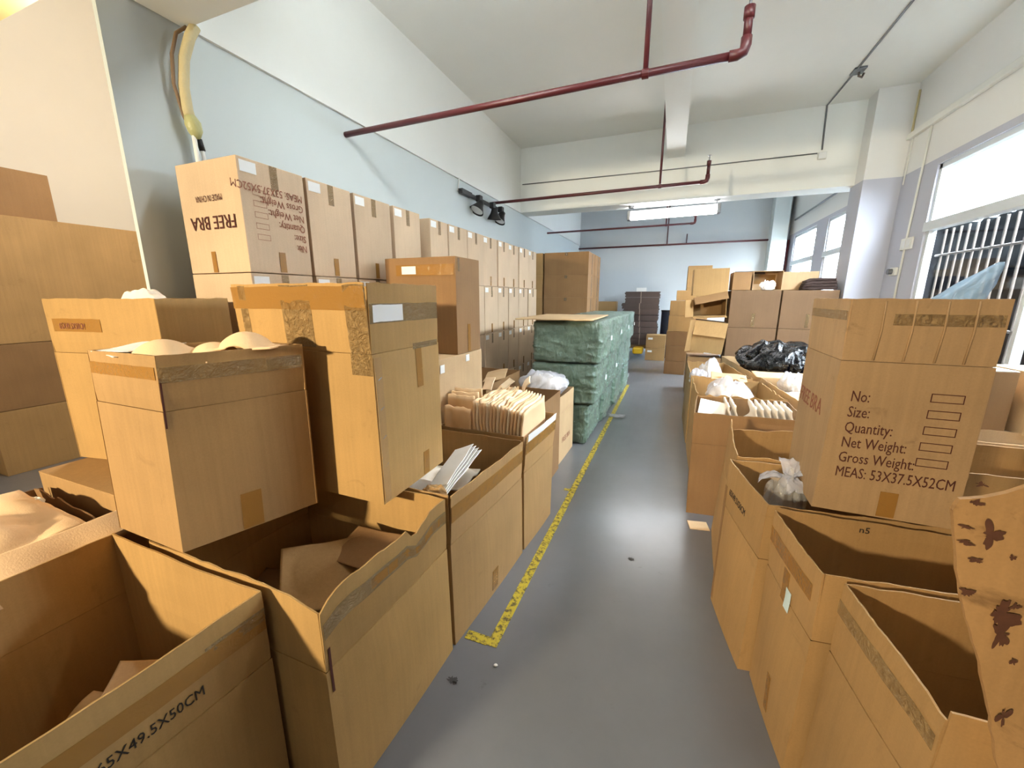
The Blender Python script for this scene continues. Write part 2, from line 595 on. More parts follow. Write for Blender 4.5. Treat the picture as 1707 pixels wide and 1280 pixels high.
def closed_body(wd, dp, ht, bulge=0.006, seed=0):
    bm = bmesh.new()
    box(bm, (-wd / 2, -dp / 2, 0), (wd / 2, dp / 2, ht))
    bmesh.ops.subdivide_edges(bm, edges=bm.edges[:], cuts=5, use_grid_fill=True)
    for v in bm.verts:
        x, y, z = v.co.x / (wd / 2), v.co.y / (dp / 2), v.co.z / ht * 2 - 1
        k = bulge * (1 + 0.6 * nz(seed, x, y))
        if abs(x) > 0.999:
            v.co.x += math.copysign(k * (1 - y * y) * (1 - z * z), x)
        if abs(y) > 0.999:
            v.co.y += math.copysign(k * (1 - x * x) * (1 - z * z), y)
    return bm

def closed(name, label, loc, wd, dp, ht, rot=(0, 0, 0), mat='card', group=None, seed=0, top=False, bulge=0.006, cat='carton'):
    """A sealed carton standing at loc (centre of its base)."""
    r = thing(name, label, cat, loc, rot, group)
    link('body', closed_body(wd, dp, ht - (0.004 if top else 0.0), bulge, seed), M[mat], r, bevel=0.004)
    if top:
        for s in (-1, 1):
            link('top_flap', boxbm((-wd / 2, 0.0015 if s > 0 else -dp / 2, ht - 0.004), (wd / 2, dp / 2 if s > 0 else -0.0015, ht)), M[mat], r)
    return r

def patch(name, root, face, wd, dp, ht, u, v, su, sv, mat, d=0.0085):
    """A thin rectangle on a sealed carton: face is x+, x-, y+, y- or z+; u, v its lower-left corner and su, sv its size, metres."""
    bm = bmesh.new()
    if face == 'x+':
        box(bm, (wd / 2 + d - 0.001, -dp / 2 + u, v), (wd / 2 + d, -dp / 2 + u + su, v + sv))
    elif face == 'x-':
        box(bm, (-wd / 2 - d, -dp / 2 + u, v), (-wd / 2 - d + 0.001, -dp / 2 + u + su, v + sv))
    elif face == 'y-':
        box(bm, (-wd / 2 + u, -dp / 2 - d, v), (-wd / 2 + u + su, -dp / 2 - d + 0.001, v + sv))
    else:
        box(bm, (-wd / 2 + u, -dp / 2 + v, ht + 0.0005), (-wd / 2 + u + su, -dp / 2 + v + sv, ht + 0.0015))
    return link(name, bm, M[mat], root)

# ------------------------------------------------------------------ the room
XL, XR, YB = -2.75, 2.64, 12.5
struct('floor', boxbm((-6.8, -5, -0.1), (2.95, YB + 0.2, 0)), M['floor'])
struct('ceiling', boxbm((XL - 0.15, -5, ZC), (2.95, YB + 0.2, ZC + 0.12)), M['ceiling'])
struct('ceiling_beyond', boxbm((-6.8, -5, 5.3), (XL - 0.1, 5.3, 5.42)), M['ceiling'])
struct('wall_left', boxbm((XL - 0.03, 1.388, 0), (XL, YB, ZC)), M['blue_wall'])
struct('trim_left_beam', boxbm((XL - 0.04, 1.40, ZB), (XL + 0.022, YB, ZC)), M['white_wall'])
M['back_wall'] = wall_mat('back_wall_paint', (188, 192, 194), blotch=0.04)
struct('wall_back', boxbm((XL - 0.14, YB, 0), (XR + 0.3, YB + 0.15, ZC)), M['back_wall'])
struct('trim_cross_beam', boxbm((XL + 0.02, 7.323, ZB), (XR, 7.72, ZC)), M['white_wall'])
struct('trim_cross_beam_overhead', boxbm((XL + 0.02, 1.55, ZB - 0.01), (XR, 1.785, ZC)), M['white_wall'])
struct('trim_middle_beam', boxbm((-0.25, 1.785, 3.745), (0.01, 7.33, ZC)), M['white_wall'])
struct('trim_right_column', boxbm((2.235, 7.03, 0), (XR + 0.02, 7.46, ZC)), M['right_wall'])
struct('trim_back_right_column', boxbm((2.18, 12.1, 0), (2.52, YB, ZC)), M['blue_wall'])
struct('wall_beyond', boxbm((-6.7, -5, 0), (-6.5, 6, 5.3)), M['beige_wall'])
struct('wall_beyond_end', boxbm((-6.7, 5.0, 0), (XL - 0.03, 5.2, 5.3)), M['beige_wall'])
struct('wall_above_opening', boxbm((XL - 0.13, -5, ZC), (XL - 0.10, 5.2, 5.35)), M['beige_wall'])
struct('wall_behind', boxbm((-6.8, -5, 0), (2.95, -4.85, 5.42)), M['white_wall'])
M['yellowed'] = wall_mat('yellowed_paint', (238, 212, 140))
struct('trim_bay_beam', boxbm((-6.5, 1.2, 3.36), (XL - 0.05, 1.59, 4.1)), M['yellowed'])

def wall_right():
    bm = bmesh.new()
    x0, x1 = XR, XR + 0.10
    holes = [(3.0, 6.25, 0.95, 3.045), (7.95, 9.66, 1.0, 3.05), (10.32, 11.96, 1.0, 3.05)]
    y = -5.0
    for a, b, z0, z1 in holes:
        box(bm, (x0, y, 0), (x1, a, ZC))
        box(bm, (x0, a, 0), (x1, b, z0))
        box(bm, (x0, a, z1), (x1, b, ZC))
        y = b
    box(bm, (x0, y, 0), (x1, YB, ZC))
    return bm
struct('wall_right', wall_right(), M['right_wall'])

def window(n, a, b, z0, z1, rail, mull):
    bm = bmesh.new()
    x0, x1, f = XR + 0.02, XR + 0.09, 0.055
    box(bm, (x0, a, z0), (x1, a + f, z1)); box(bm, (x0, b - f, z0), (x1, b, z1))
    box(bm, (x0, a, z1 - f), (x1, b, z1)); box(bm, (x0, a, z0), (x1, b, z0 + f))
    box(bm, (x0 - 0.04, a, rail - 0.05), (x1, b, rail + 0.05))
    for y in mull:
        box(bm, (x0, y - 0.025, z0), (x1, y + 0.025, z1))
    fr = struct('window_%d' % n, bm, M['alu'], bevel=0.004)
    for lo, hi in ((z0 + f, rail - 0.05), (rail + 0.05, z1 - f)):
        struct('pane', boxbm((x0 + 0.03, a + f, lo), (x0 + 0.036, b - f, hi)), M['glass'], fr)
    return fr
w1 = window(1, 3.0, 6.25, 0.95, 3.045, 2.385, (4.6,))
window(2, 7.95, 9.66, 1.0, 3.05, 2.40, (8.8,))
window(3, 10.32, 11.96, 1.0, 3.05, 2.40, (11.1,))
y = 3.15
while y < 6.16:
    struct('guard_bar', tubebm([(XR + 0.125, y, 0.97), (XR + 0.125, y, 2.33)], 0.011, 8), M['iron'], w1)
    y += 0.128
for z in (1.3, 2.06):
    struct('guard_rail', tubebm([(XR + 0.125, 3.03, z), (XR + 0.125, 6.2, z)], 0.012, 8), M['iron'], w1)

M['foliage'] = plain('dark_outdoor_foliage', (7, 8, 9), 1.0, var=0.5, nscale=8, spec=0.0)
bm = bmesh.new()
def fol(u, v):
    y = -1.5 + 10.7 * u
    top = poly([(-1.5, 2.6), (4.2, 2.9), (5.6, 3.1), (6.3, 2.95), (6.9, 2.75), (7.5, 2.52), (8.4, 2.66), (10.4, 2.6)], y)  # near stretch, out of view, extended and shaped to block sky light
    return V(3.75 + 0.22 * nz(y * 2.2, v * 6) + 0.1 * nz(y * 7, v * 17), y, -0.1 + (top + 0.14 * nz(y * 5, 3) + 0.1) * v)
sheet(bm, fol, 150, 40, 0.3, (-1, 0, 0))
o = link('outside_foliage', bm, M['foliage'], smooth=True)
o['kind'] = 'stuff'

struct('ground_outside', boxbm((XR + 0.35, -40, -0.3), (60, 60, -0.1)), plain('outside_paving', (172, 172, 166), 0.9))
t = thing('neighbouring_building', 'pale grey building standing outside beyond the far windows', 'building', (5.8, 16.0, -0.1))
link('facade', boxbm((0, -9.5, 0), (0.6, 11, 4.3)), plain('grey_render', (150, 156, 166), 0.8), t)
for yy in (2.2, 4.4, 6.6, 8.8):
    w_ = link('window_frame', boxbm((-0.06, yy, 2.6), (0.0, yy + 1.2, 3.9)), M['alu'], t)
    link('pane', boxbm((-0.07, yy + 0.06, 2.66), (-0.06, yy + 1.14, 3.84)), M['steel'], w_)

# worn tape lines on the floor
tag(link('floor_tape', sheetbm(lambda u, v: V(-0.655 + 0.05 * v - 0.03 + 0.02 * u, 1.405 + 6.1 * u, 0.0022), 60, 1, 0.0018, (0, 0, 1)), M['floor_tape']),
    'long worn yellow line of tape along the edge of the aisle', 'floor tape', None)
tag(link('floor_tape', sheetbm(lambda u, v: V(-0.80 + 0.115 * u, 1.40 + 0.05 * v, 0.0022), 8, 1, 0.0018, (0, 0, 1)), M['floor_tape']),
    'short stub of worn yellow tape meeting the long line at its near end', 'floor tape', None)
tag(link('floor_tape', sheetbm(lambda u, v: V(-0.73 + 0.065 * u, 3.03 + 0.04 * v, 0.0022), 8, 1, 0.0018, (0, 0, 1)), M['floor_tape']),
    'faint short branch of yellow tape halfway along the aisle line', 'floor tape', None)

# ------------------------------------------------------------------ pipes, conduits, lamps
def sprinkler(Y, z, xe, ztop, xh, zh, label, r=0.021, x0=XL, dz=0.02):
    t = thing('sprinkler_pipe', label, 'pipe', (x0, Y, z), group='maroon sprinkler pipes under the ceiling')
    L = xe - x0
    link('pipe_run', tubebm([(0.0, 0, 0), (L - 0.07, 0, dz)], r, 12), M['maroon'], t, smooth=True)
    link('elbow', tubebm([(L - 0.085, 0, dz), (L - 0.04, 0, dz), (L - 0.01, 0, dz + 0.01), (L, 0, dz + 0.045), (L, 0, dz + 0.085)], r * 1.3, 12), M['maroon'], t, smooth=True)
    link('riser', tubebm([(L, 0, dz + 0.08), (L, 0, ztop - z - 0.03)], r, 12), M['maroon'], t, smooth=True)
    link('coupling', tubebm([(L, 0, ztop - z - 0.08), (L, 0, ztop - z - 0.02)], r * 1.3, 12), M['maroon'], t, smooth=True)
    bm = bmesh.new()
    tube(bm, [(L, 0, ztop - z - 0.03), (L, 0, ztop - z + 0.035)], 0.008, 8)
    tube(bm, [(L, 0, ztop - z + 0.035), (L, 0, ztop - z + 0.042)], 0.022, 12)
    link('sprinkler_head', bm, M['steel'], t)
    h = xh - x0
    link('hanger_pipe', tubebm([(h, 0, dz * 0.8 + 0.03), (h, 0, zh - z)], r * 0.72, 8), M['maroon'], t, smooth=True)
    bm = bmesh.new()
    tube(bm, [(h - 0.02, 0, dz * 0.8), (h + 0.02, 0, dz * 0.8)], r * 1.25, 12)
    tube(bm, [(h, 0, dz * 0.8), (h, 0, dz * 0.8 + 0.04)], 0.006, 6)
    link('clamp', bm, M['maroon'], t)
sprinkler(3.02, 2.975, 0.285, 3.26, -0.275, ZC, 'maroon sprinkler pipe crossing the near bay, the one closest overhead', 0.023, dz=0.03)
sprinkler(6.09, 3.035, 0.30, 3.32, -0.275, ZC, 'maroon sprinkler pipe with an upturned end, just this side of the cross beam')
sprinkler(9.11, 3.01, 0.30, 3.22, -0.235, ZC, 'thin maroon sprinkler pipe seen below the lit tube lamp', 0.019)
t = thing('sprinkler_pipe', 'long dark pipe running the whole width of the back wall', 'pipe', (XL, YB - 0.06, 3.02), group='maroon sprinkler pipes under the ceiling')
link('pipe_run', tubebm([(0, 0, 0), (5.3, 0, 0.02)], 0.024, 10), M['maroon'], t, smooth=True)
link('riser', tubebm([(2.99, 0, 0.02), (2.99, 0, 0.27)], 0.015, 8), M['maroon'], t, smooth=True)
link('hanger_pipe', tubebm([(2.49, 0, 0.02), (2.49, 0, ZC - 3.02)], 0.016, 8), M['maroon'], t, smooth=True)
tag(link('pipe', tubebm([(2.60, 12.3, 0.6), (2.60, 12.3, 3.0)], 0.028, 10), M['maroon'], smooth=True), 'upright dark pipe in the far corner beside the far window', 'pipe')

def conduit(pts, r, label, mat='white_plastic'):
    return tag(link('conduit', tubebm(pts, r, 8), M[mat], smooth=True), label, 'conduit', 'thin conduits on walls, beams and ceiling')
conduit([(XL + 0.06, 7.31, 3.59), (-0.5, 7.31, 3.575), (1.74, 7.31, 3.58)], 0.008, 'thin wire line strung along the face of the cross beam', 'steel')
conduit([(1.79, 7.31, 3.62), (1.77, 7.31, ZC - 0.012), (1.78, 6.5, ZC - 0.012), (1.78, 4.4, ZC - 0.012), (1.78, 2.0, ZC - 0.012)], 0.011, 'conduit running along the ceiling and down to the junction box', 'steel')
t = thing('junction_box', 'small white junction box on the cross beam', 'junction box', (1.80, 7.30, 3.54))
link('box_body', boxbm((-0.05, -0.025, -0.045), (0.05, 0.022, 0.045)), M['white_plastic'], t, bevel=0.006)
link('box_lid', boxbm((-0.044, -0.03, -0.04), (0.044, -0.025, 0.04)), M['white_metal'], t, bevel=0.003)
t = thing('ceiling_bracket', 'rusty ceiling bracket on the conduit near the right wall', 'bracket', (1.80, 6.42, ZC))
link('plate', boxbm((-0.05, -0.09, -0.02), (0.07, 0.07, 0)), M['steel'], t, bevel=0.004)
link('hook', tubebm([(0.02, 0, -0.02), (0.02, 0.0, -0.06), (0.06, 0.02, -0.07), (0.075, 0.02, -0.03)], 0.012, 8), M['iron'], t, smooth=True)
tag(link('cable_trunking', boxbm((XR - 0.05, 1.8, 3.53), (XR, 7.0, 3.60)), M['white_plastic'], bevel=0.006), 'white cable trunking along the right wall above the near window', 'cable trunking')
conduit([(XR - 0.012, 6.98, 3.58), (XR - 0.012, 6.98, ZC - 0.1)], 0.012, 'short upright conduit in the corner above the trunking', 'cable_old')
conduit([(XR - 0.012, 6.53, 3.53), (XR - 0.012, 6.58, 2.36), (XR - 0.012, 6.60, 1.2)], 0.012, 'upright conduit dropping from the trunking past the switch plate')
conduit([(XR - 0.012, 6.92, 3.53), (XR - 0.012, 6.95, 3.0)], 0.008, 'short thin wire hanging below the trunking next to the column')
conduit([(XL + 0.035, 4.98, 3.118), (XL + 0.008, 4.98, 2.96)], 0.008, 'short white conduit feeding the track lights')
conduit([(XR - 0.03, 7.75, 3.45), (XR - 0.03, 12.0, 3.42)], 0.018, 'thin conduit along the right wall above the far windows', 'steel')
t = thing('switch_plate', 'white switch plate on the right wall beside the near window', 'switch plate', (XR, 6.56, 2.24))
link('plate', boxbm((-0.02, -0.13, -0.07), (0.0, 0.13, 0.07)), M['white_plastic'], t, bevel=0.005)
link('rocker', boxbm((-0.026, -0.10, -0.045), (-0.02, -0.01, 0.045)), M['white_metal'], t, bevel=0.003)
link('rocker', boxbm((-0.026, 0.01, -0.045), (-0.02, 0.10, 0.045)), M['white_metal'], t, bevel=0.003)
t = thing('wall_socket', 'round socket with a plug low on the right wall below the switch plate', 'socket', (XR, 6.73, 1.92))
link('socket_base', boxbm((-0.03, -0.07, -0.05), (0.0, 0.09, 0.05)), M['white_plastic'], t, bevel=0.006)
link('plug', tubebm([(-0.03, 0.02, 0.0), (-0.055, 0.02, 0.0), (-0.075, 0.02, 0.0)], 0.035, 12), M['steel'], t)

def tube_lamp(x0, x1, Y, z, label, rise=0.0, mat='lamp', top=ZB):
    t = thing('fluorescent_lamp', label, 'lamp', ((x0 + x1) / 2, Y, z))
    h = (x1 - x0) / 2
    link('tube_cover', boxbm((-h + 0.05, -0.055, -0.055), (h - 0.05, 0.055, 0.05)), M[mat], t, bevel=0.018)
    link('housing', boxbm((-h + 0.04, -0.03, 0.05), (h - 0.04, 0.03, 0.085)), M['white_metal'], t, bevel=0.004)
    for s in (-1, 1):
        link('end_cap', boxbm((s * (h - 0.025) - 0.026, -0.07, -0.065), (s * (h - 0.025) + 0.026, 0.07, 0.085)), M['steel'], t, bevel=0.006)
        link('hanger_rod', tubebm([(s * (h - 0.06), 0, 0.08), (s * (h - 0.06), 0, top - z - 0.004)], 0.006, 6), M['steel'], t)
        link('canopy', tubebm([(s * (h - 0.06), 0, top - z - 0.028), (s * (h - 0.06), 0, top - z)], 0.045, 12), M['steel'], t)
    t.rotation_euler = (0, rise, 0)
tube_lamp(-0.83, 0.60, 7.5, 2.955, 'lit fluorescent tube lamp hanging under the cross beam', -0.012)

tube_lamp(-1.92, -0.49, 2.04, 3.50, 'unseen fill lamp added over the near bay on the left wall side', 0, 'lamp_fill', ZC)  # this lamp and the next are added unseen to brighten the ceiling
tube_lamp(0.35, 1.78, 2.04, 3.50, 'unseen fill lamp added over the near bay on the window side', 0, 'lamp_fill', ZC)

t = thing('track_light', 'black track light with three spot heads on the left wall', 'track light', (XL + 0.06, 5.62, 2.965))
link('rail', boxbm((-0.03, -0.66, -0.02), (0.015, 0.66, 0.02)), M['black_metal'], t)
link('feed_box', boxbm((-0.04, -0.64, -0.03), (0.02, -0.36, 0.03)), M['black_metal'], t)
for yy, a, b in ((-0.18, -0.5, 0.3), (0.28, 0.1, 0.1), (0.60, -0.45, 0.3)):
    bm = bmesh.new()
    R = Matrix.Rotation(b, 3, 'Y') @ Matrix.Rotation(a, 3, 'X')
    prof = [(0.0, 0.045), (-0.03, 0.048), (-0.07, 0.06), (-0.15, 0.105), (-0.16, 0.108)]
    rings = []
    for zz, rr in prof:
        rings.append([bm.verts.new(R @ V(rr * math.cos(k * PI / 10), rr * math.sin(k * PI / 10), zz)) for k in range(20)])
    for p, q in zip(rings, rings[1:]):
        for k in range(20):
            bm.faces.new((p[k], p[(k + 1) % 20], q[(k + 1) % 20], q[k]))
    bm.faces.new(rings[0])
    h = link('spot_head', bm, M['black_metal'], t, smooth=True)
    h.location = (0.07, yy, -0.05)
    bm = bmesh.new()
    ring = [bm.verts.new(R @ V(0.09 * math.cos(k * PI / 10), 0.09 * math.sin(k * PI / 10), -0.145)) for k in range(20)]
    bm.faces.new(ring)
    link('lens', bm, M['white_metal'], h)
    link('bracket', boxbm((0.0, yy - 0.045, -0.05), (0.075, yy + 0.045, 0.035)), M['black_metal'], t, bevel=0.01)

# bundle of old cables hanging in the corner of the left wall
t = thing('cable_bundle', 'yellowed hose of bundled cables hanging down the left wall from the beam', 'cable', (XL + 0.06, 1.766, ZB))
pz = [(0.03, 0.03, -0.01), (0.02, 0.0, -0.07), (0.01, -0.045, -0.2), (0.01, -0.07, -0.35), (0.02, -0.075, -0.47), (0.02, -0.068, -0.51)]
link('sleeve', tubebm(pz, lambda u: 0.027 + 0.003 * nz(u * 30, 2), 12), M['cable_old'], t, smooth=True)
link('wire', tubebm([(0.0, 0.0, -0.02), (0.0, -0.06, -0.08), (0.0, -0.10, -0.2), (0.0, -0.115, -0.35), (0.0, -0.09, -0.5), (0.0, -0.075, -0.54)], 0.009, 8), plain('brown_wire', (120, 96, 70), 0.6), t, smooth=True)
link('tape_wrap', tubebm([(0.02, -0.072, -0.495), (0.02, -0.058, -0.535), (0.02, -0.05, -0.575), (0.02, -0.047, -0.615)], lambda u: 0.042 * math.sin(PI * (0.22 + 0.66 * u)), 14), plain('olive_tape_wrap', (176, 174, 122), 0.4, bump=0.3, bscale=50), t, smooth=True)
link('cord', tubebm([(0.02, -0.062, -0.60), (0.02, -0.062, -0.7), (0.02, -0.055, -0.95), (0.02, -0.05, -1.3)], 0.012, 8), M['white_plastic'], t, smooth=True)
link('cord', tubebm([(0.02, -0.04, -0.60), (0.02, -0.025, -0.7), (0.02, -0.015, -0.95), (0.02, -0.01, -1.3)], 0.011, 8), M['white_plastic'], t, smooth=True)
link('black_tape', tubebm([(0.02, -0.038, -0.61), (0.02, -0.026, -0.67)], 0.016, 10), M['black_metal'], t, smooth=True)

# ------------------------------------------------------------------ wall stack of sealed cartons along the left wall
ORD = ['first', 'second', 'third', 'fourth', 'fifth', 'sixth', 'seventh', 'eighth', 'ninth', 'tenth', 'eleventh', 'twelfth']
ROWS = ['floor row', 'second row', 'third row', 'top row']
XW, TH, DW = -2.11, 0.577, 0.49
cols = [(1.524, 1.938), (1.945, 2.322), (2.335, 2.735), (2.755, 3.13), (3.30, 3.62), (3.625, 4.015), (4.025, 4.425), (4.43, 4.84), (4.845, 5.205), (5.21, 5.60), (5.605, 6.01), (6.015, 6.42)]
def wall_carton(wd):
    t = thing('stacked_carton', 'x', 'carton', group='sealed cartons stacked along the left wall')
    link('body', closed_body(DW, wd, TH - 0.004, 0.003, wd), M['card_wall'], t, bevel=0.004)
    patch('shipping_label', t, 'x+', DW, wd, TH, 0.012, TH - 0.075, 0.09, 0.055, 'label', 0.003)
    patch('top_tape', t, 'x+', DW, wd, TH, wd / 2 - 0.02, TH - 0.13, 0.045, 0.122, 'tape_clear', 0.005)
    patch('bottom_tape', t, 'x+', DW, wd, TH, wd / 2 - 0.02, 0.008, 0.04, 0.11, 'tape', 0.005)
    return t
protos = {}
AC = None
for r in range(4):
    for i, (a, b) in enumerate(cols):
        wd = math.floor((b - a - 0.008) * 100) / 100
        if wd in protos:
            t = copy_tree(protos[wd])
        else:
            t = protos[wd] = wall_carton(wd)
        j = 0.0 if (r == 3 and i == 0) else random.uniform(-0.012, 0.008)
        t.location = (XW - DW / 2 + j, (a + b) / 2, r * TH)
        t.rotation_euler = (0, 0, random.uniform(-0.006, 0.006) if i else 0)
        if r == 3 and i == 0:
            AC = t
        t['label'] = '%s sealed carton from the near end in the %s of the wall stack' % (ORD[i], ROWS[r])
        if r == 3 and i == 0:
            t['label'] = 'sealed carton with upside-down print at the near top of the wall stack'
# print on the near top carton, the box standing on its head
dA = math.floor((cols[0][1] - cols[0][0] - 0.008) * 100) / 100
for s, u, z, sz, sx in (('FREE BRA', 0.44, 0.295, 0.098, 0.90), ('MADE IN CHINA', 0.355, 0.40, 0.045, 0.64)):
    text_mesh('printed_text', s, sz, M['ink'], AC, (-DW / 2 + u, -dA / 2 - 0.0065, z), (-1, 0, 0), (0, 0, -1), sx)
for k, s in enumerate(['No:', 'Size:', 'Quantity:', 'Net Weight:', 'Gross Weight:', 'MEAS: 53X37.5X52CM']):
    text_mesh('printed_text', s, 0.056, M['ink_faint'], AC, (DW / 2 + 0.0065, -dA / 2 + 0.375, 0.17 + 0.0565 * k), (0, -1, 0), (0, 0, -1), 0.80 if k == 5 else 0.82)
bm = bmesh.new()
text_frames(bm, [((DW / 2 + 0.0062, -dA / 2 + 0.062, 0.172 + 0.0565 * k), 0.075, 0.03) for k in range(5)], (0, 1, 0), (0, 0, 1), (1, 0, 0))
link('printed_boxes', bm, M['ink_faint'], AC)
patch('side_tape', AC, 'y-', DW, dA, TH, 0.20, 0.004, 0.035, 0.11, 'tape', 0.005)

# second stack further back against the left wall
protoB = None
for r in range(6):
    for yi in range(2):
        for xi in range(2):
            wd, dp, ht = (0.82, 0.60, 0.3975) if xi == 0 else (0.24, 0.60, 0.3975)
            x = -1.84 if xi == 0 else -2.40
            nm = 'broad' if xi == 0 else 'narrow'
            t = closed('stacked_carton', '%s brown carton in the back stack, %s from the floor, %s' % (nm, ORD[r], ['facing the aisle mouth', 'behind the facing one'][yi]),
                       (x, 7.30 + 0.305 + yi * 0.63, r * 0.398), wd, dp, ht, mat='card_dark' if xi == 0 else 'card', group='brown cartons in the back stack by the left wall', seed=r, bulge=0.004)
            if xi == 0:
                patch('front_tape', t, 'y-', wd, dp, ht, 0.39, ht - 0.06, 0.05, 0.055, 'tape_clear', 0.006)
                patch('side_tape', t, 'x+', wd, dp, ht, 0.28, 0.02, 0.045, ht - 0.04, 'tape_clear', 0.008)

# ------------------------------------------------------------------ foam pads, sheets, bags
def pad(label, loc, lx, ly, rot=(0, 0, 0), domes=(), wave=0.012, seed=0, mat='foam', group=None, t=0.008, trim=0.0, name='foam_pad', cat='foam pad', curl=0.0):
    """A moulded foam pad: wavy sheet with cup domes [(x, y, radius, height)], its outline loosely rounded."""
    def f(u, v):
        x, y = (u - 0.5) * lx, (v - 0.5) * ly
        k = 1 + trim * nz(x * 6 + seed, y * 6)
        z = wave * nz(x * 7 + seed * 1.7, y * 7, seed) + curl * (2 * v - 1) ** 2
        for cx, cy, r, h in domes:
            q = ((x - cx) ** 2 + (y - cy) ** 2) / (r * r)
            if q < 1:
                z += h * (1 - q) ** 0.75
        return V(x * k, y * k, z)
    o = link(name, sheetbm(f, 30, 30, t, (0, 0, 1)), M[mat], smooth=True)
    o.location = loc
    o.rotation_euler = rot
    return tag(o, label, cat, group)

def blob(bm, f, nu, nv):
    """Closed rounded surface from f(angle, height 0..1)."""
    rows = [[bm.verts.new(f(2 * PI * i / nu, j / nv)) for i in range(nu)] for j in range(1, nv)]
    b0, b1 = bm.verts.new(f(0, 0)), bm.verts.new(f(0, 1))
    for p, q in zip(rows, rows[1:]):
        for i in range(nu):
            bm.faces.new((p[i], p[(i + 1) % nu], q[(i + 1) % nu], q[i]))
    for i in range(nu):
        bm.faces.new((b0, rows[0][(i + 1) % nu], rows[0][i]))
        bm.faces.new((b1, rows[-1][i], rows[-1][(i + 1) % nu]))

def bag(name, label, loc, rx, ry, h, mat, seed=0, crump=0.25, rotz=0, power=0.7, cat='plastic bag', group=None, parent=None, nu=64, nv=36, fill=None):
    def f(a, v, s=1.0):
        r = math.sin(PI * min(v * 0.96 + 0.02, 1)) ** power
        k = 1 + crump * (abs(nz(math.cos(a) * 2.2 + seed, math.sin(a) * 2.2, v * 3)) * 1.6 - 0.3) + 0.35 * crump * abs(nz(math.cos(a) * 7, math.sin(a) * 7 + seed, v * 9))
        zz = h * (0.5 - 0.5 * math.cos(PI * v))
        zz *= 1 + 0.35 * crump * nz(math.cos(a) * r * 3 + seed, math.sin(a) * r * 3, 4) * 2
        return V(math.cos(a) * r * rx * k * s, math.sin(a) * r * ry * k * s, max(zz, 0) * s + (0.004 if s < 1 else 0))
    bm = bmesh.new()
    blob(bm, f, nu, nv)
    o = link(name, bm, M[mat], parent, smooth=True)
    if fill:
        bm = bmesh.new()
        blob(bm, lambda a, v: f(a, v, 0.86), nu // 2, nv // 2)
        link('contents', bm, M[fill], o, smooth=True)
    if parent is None:
        o.location = loc
        o.rotation_euler = (0, 0, rotz)
        tag(o, label, cat, group)
    return o

# ------------------------------------------------------------------ left row of open cartons beside the aisle
HR = 0.755
# the front corner carton with the printed size
L1 = Open('open_carton', 'open carton with black printed size, at the bottom left corner of the photo', [(-1.83, -0.12), (-1.135, -0.12), (-1.055, 0.665), (-1.83, 0.668)],
          0, 0.52, HR, mat='card_warm', bulge=0.016, seed=1, rims={2: [(0, 0), (0.4, -0.012), (1, 0.004)], 1: [(0, 0.0), (0.6, -0.01), (1, 0)]})
L1.strip(1, 0.0, 0.995, 0.63, 0.69)
L1.strip(1, 0.80, 0.999, 0.66, 0.70, 'tape_clear', 'clear_tape')
L1.text(1, 0.512, 0.574, '65X49.5X50CM', 0.042, 'ink_black', sx=0.76)
pad('crumpled tan sheet deep inside the front corner carton', (-1.42, 0.50, 0.44), 0.17, 0.15, (0.35, 0.2, 0.7), wave=0.035, seed=5, mat='card_pale', name='board_sheet', cat='board sheet', t=0.004)
pad('folded tan sheet under the crumpled one in the front corner carton', (-1.40, 0.36, 0.40), 0.20, 0.22, (0.2, 0.15, 0.3), wave=0.04, seed=9, mat='card', name='board_sheet', cat='board sheet', t=0.004)
# torn carton next to it
L2 = Open('open_carton', 'large open carton with a torn rim and a slit near corner, front of the row', [(-1.66, 0.69), (-0.862, 0.685), (-0.842, 1.335), (-1.66, 1.34)],
          0, 0.52, HR, mat='card_warm', bulge=0.018, seed=2, rough=0.010, lean=(0.0, 0.006, 0, 0), slit=0.002,
          base=[(-1.66, 0.69), (-0.848, 0.685), (-0.82, 1.325), (-1.66, 1.34)],
          rims={1: [(0, -0.035), (0.03, -0.015), (0.12, 0.012), (0.33, 0.006), (0.60, 0.0), (0.62, -0.004), (0.63, -0.034), (0.70, -0.038), (0.72, -0.02), (0.77, -0.012), (0.80, 0.006), (1, 0.0)],
                0: [(0, 0.0), (0.7, 0.0), (0.86, -0.012), (1, -0.035)]})
L2.strip(1, 0.01, 0.995, 0.645, 0.70, 'tape_clear', 'clear_tape')
L2.strip(1, 0.30, 0.99, 0.655, 0.688)
bm = sheetbm(lambda u, v: L2.W(1, 0.02 + 0.012 * v, 0.60 - 0.16 * u) - L2.c + L2.n(1) * 0.002, 10, 1, 0.001, L2.n(1))
link('slit', bm, M['ink'], L2.root)
pad('broad tan board sheet standing inside the torn front carton', (-1.20, 1.00, 0.53), 0.30, 0.28, (0.45, 0.10, 0.85), wave=0.008, seed=2, mat='card', name='board_sheet', cat='board sheet', t=0.004, domes=((0.0, 0.02, 0.11, 0.014),))
pad('second tan board sheet behind the broad one in the torn carton', (-1.05, 1.17, 0.56), 0.36, 0.20, (0.22, 0.05, 0.12), wave=0.012, seed=8, mat='card_dark', name='board_sheet', cat='board sheet', t=0.004)
pad('grey sheet at the dark back of the torn front carton', (-1.45, 0.95, 0.36), 0.26, 0.30, (0.2, 0.1, 0.3), wave=0.01, seed=12, mat='card_dark', name='board_sheet', cat='board sheet', t=0.004)
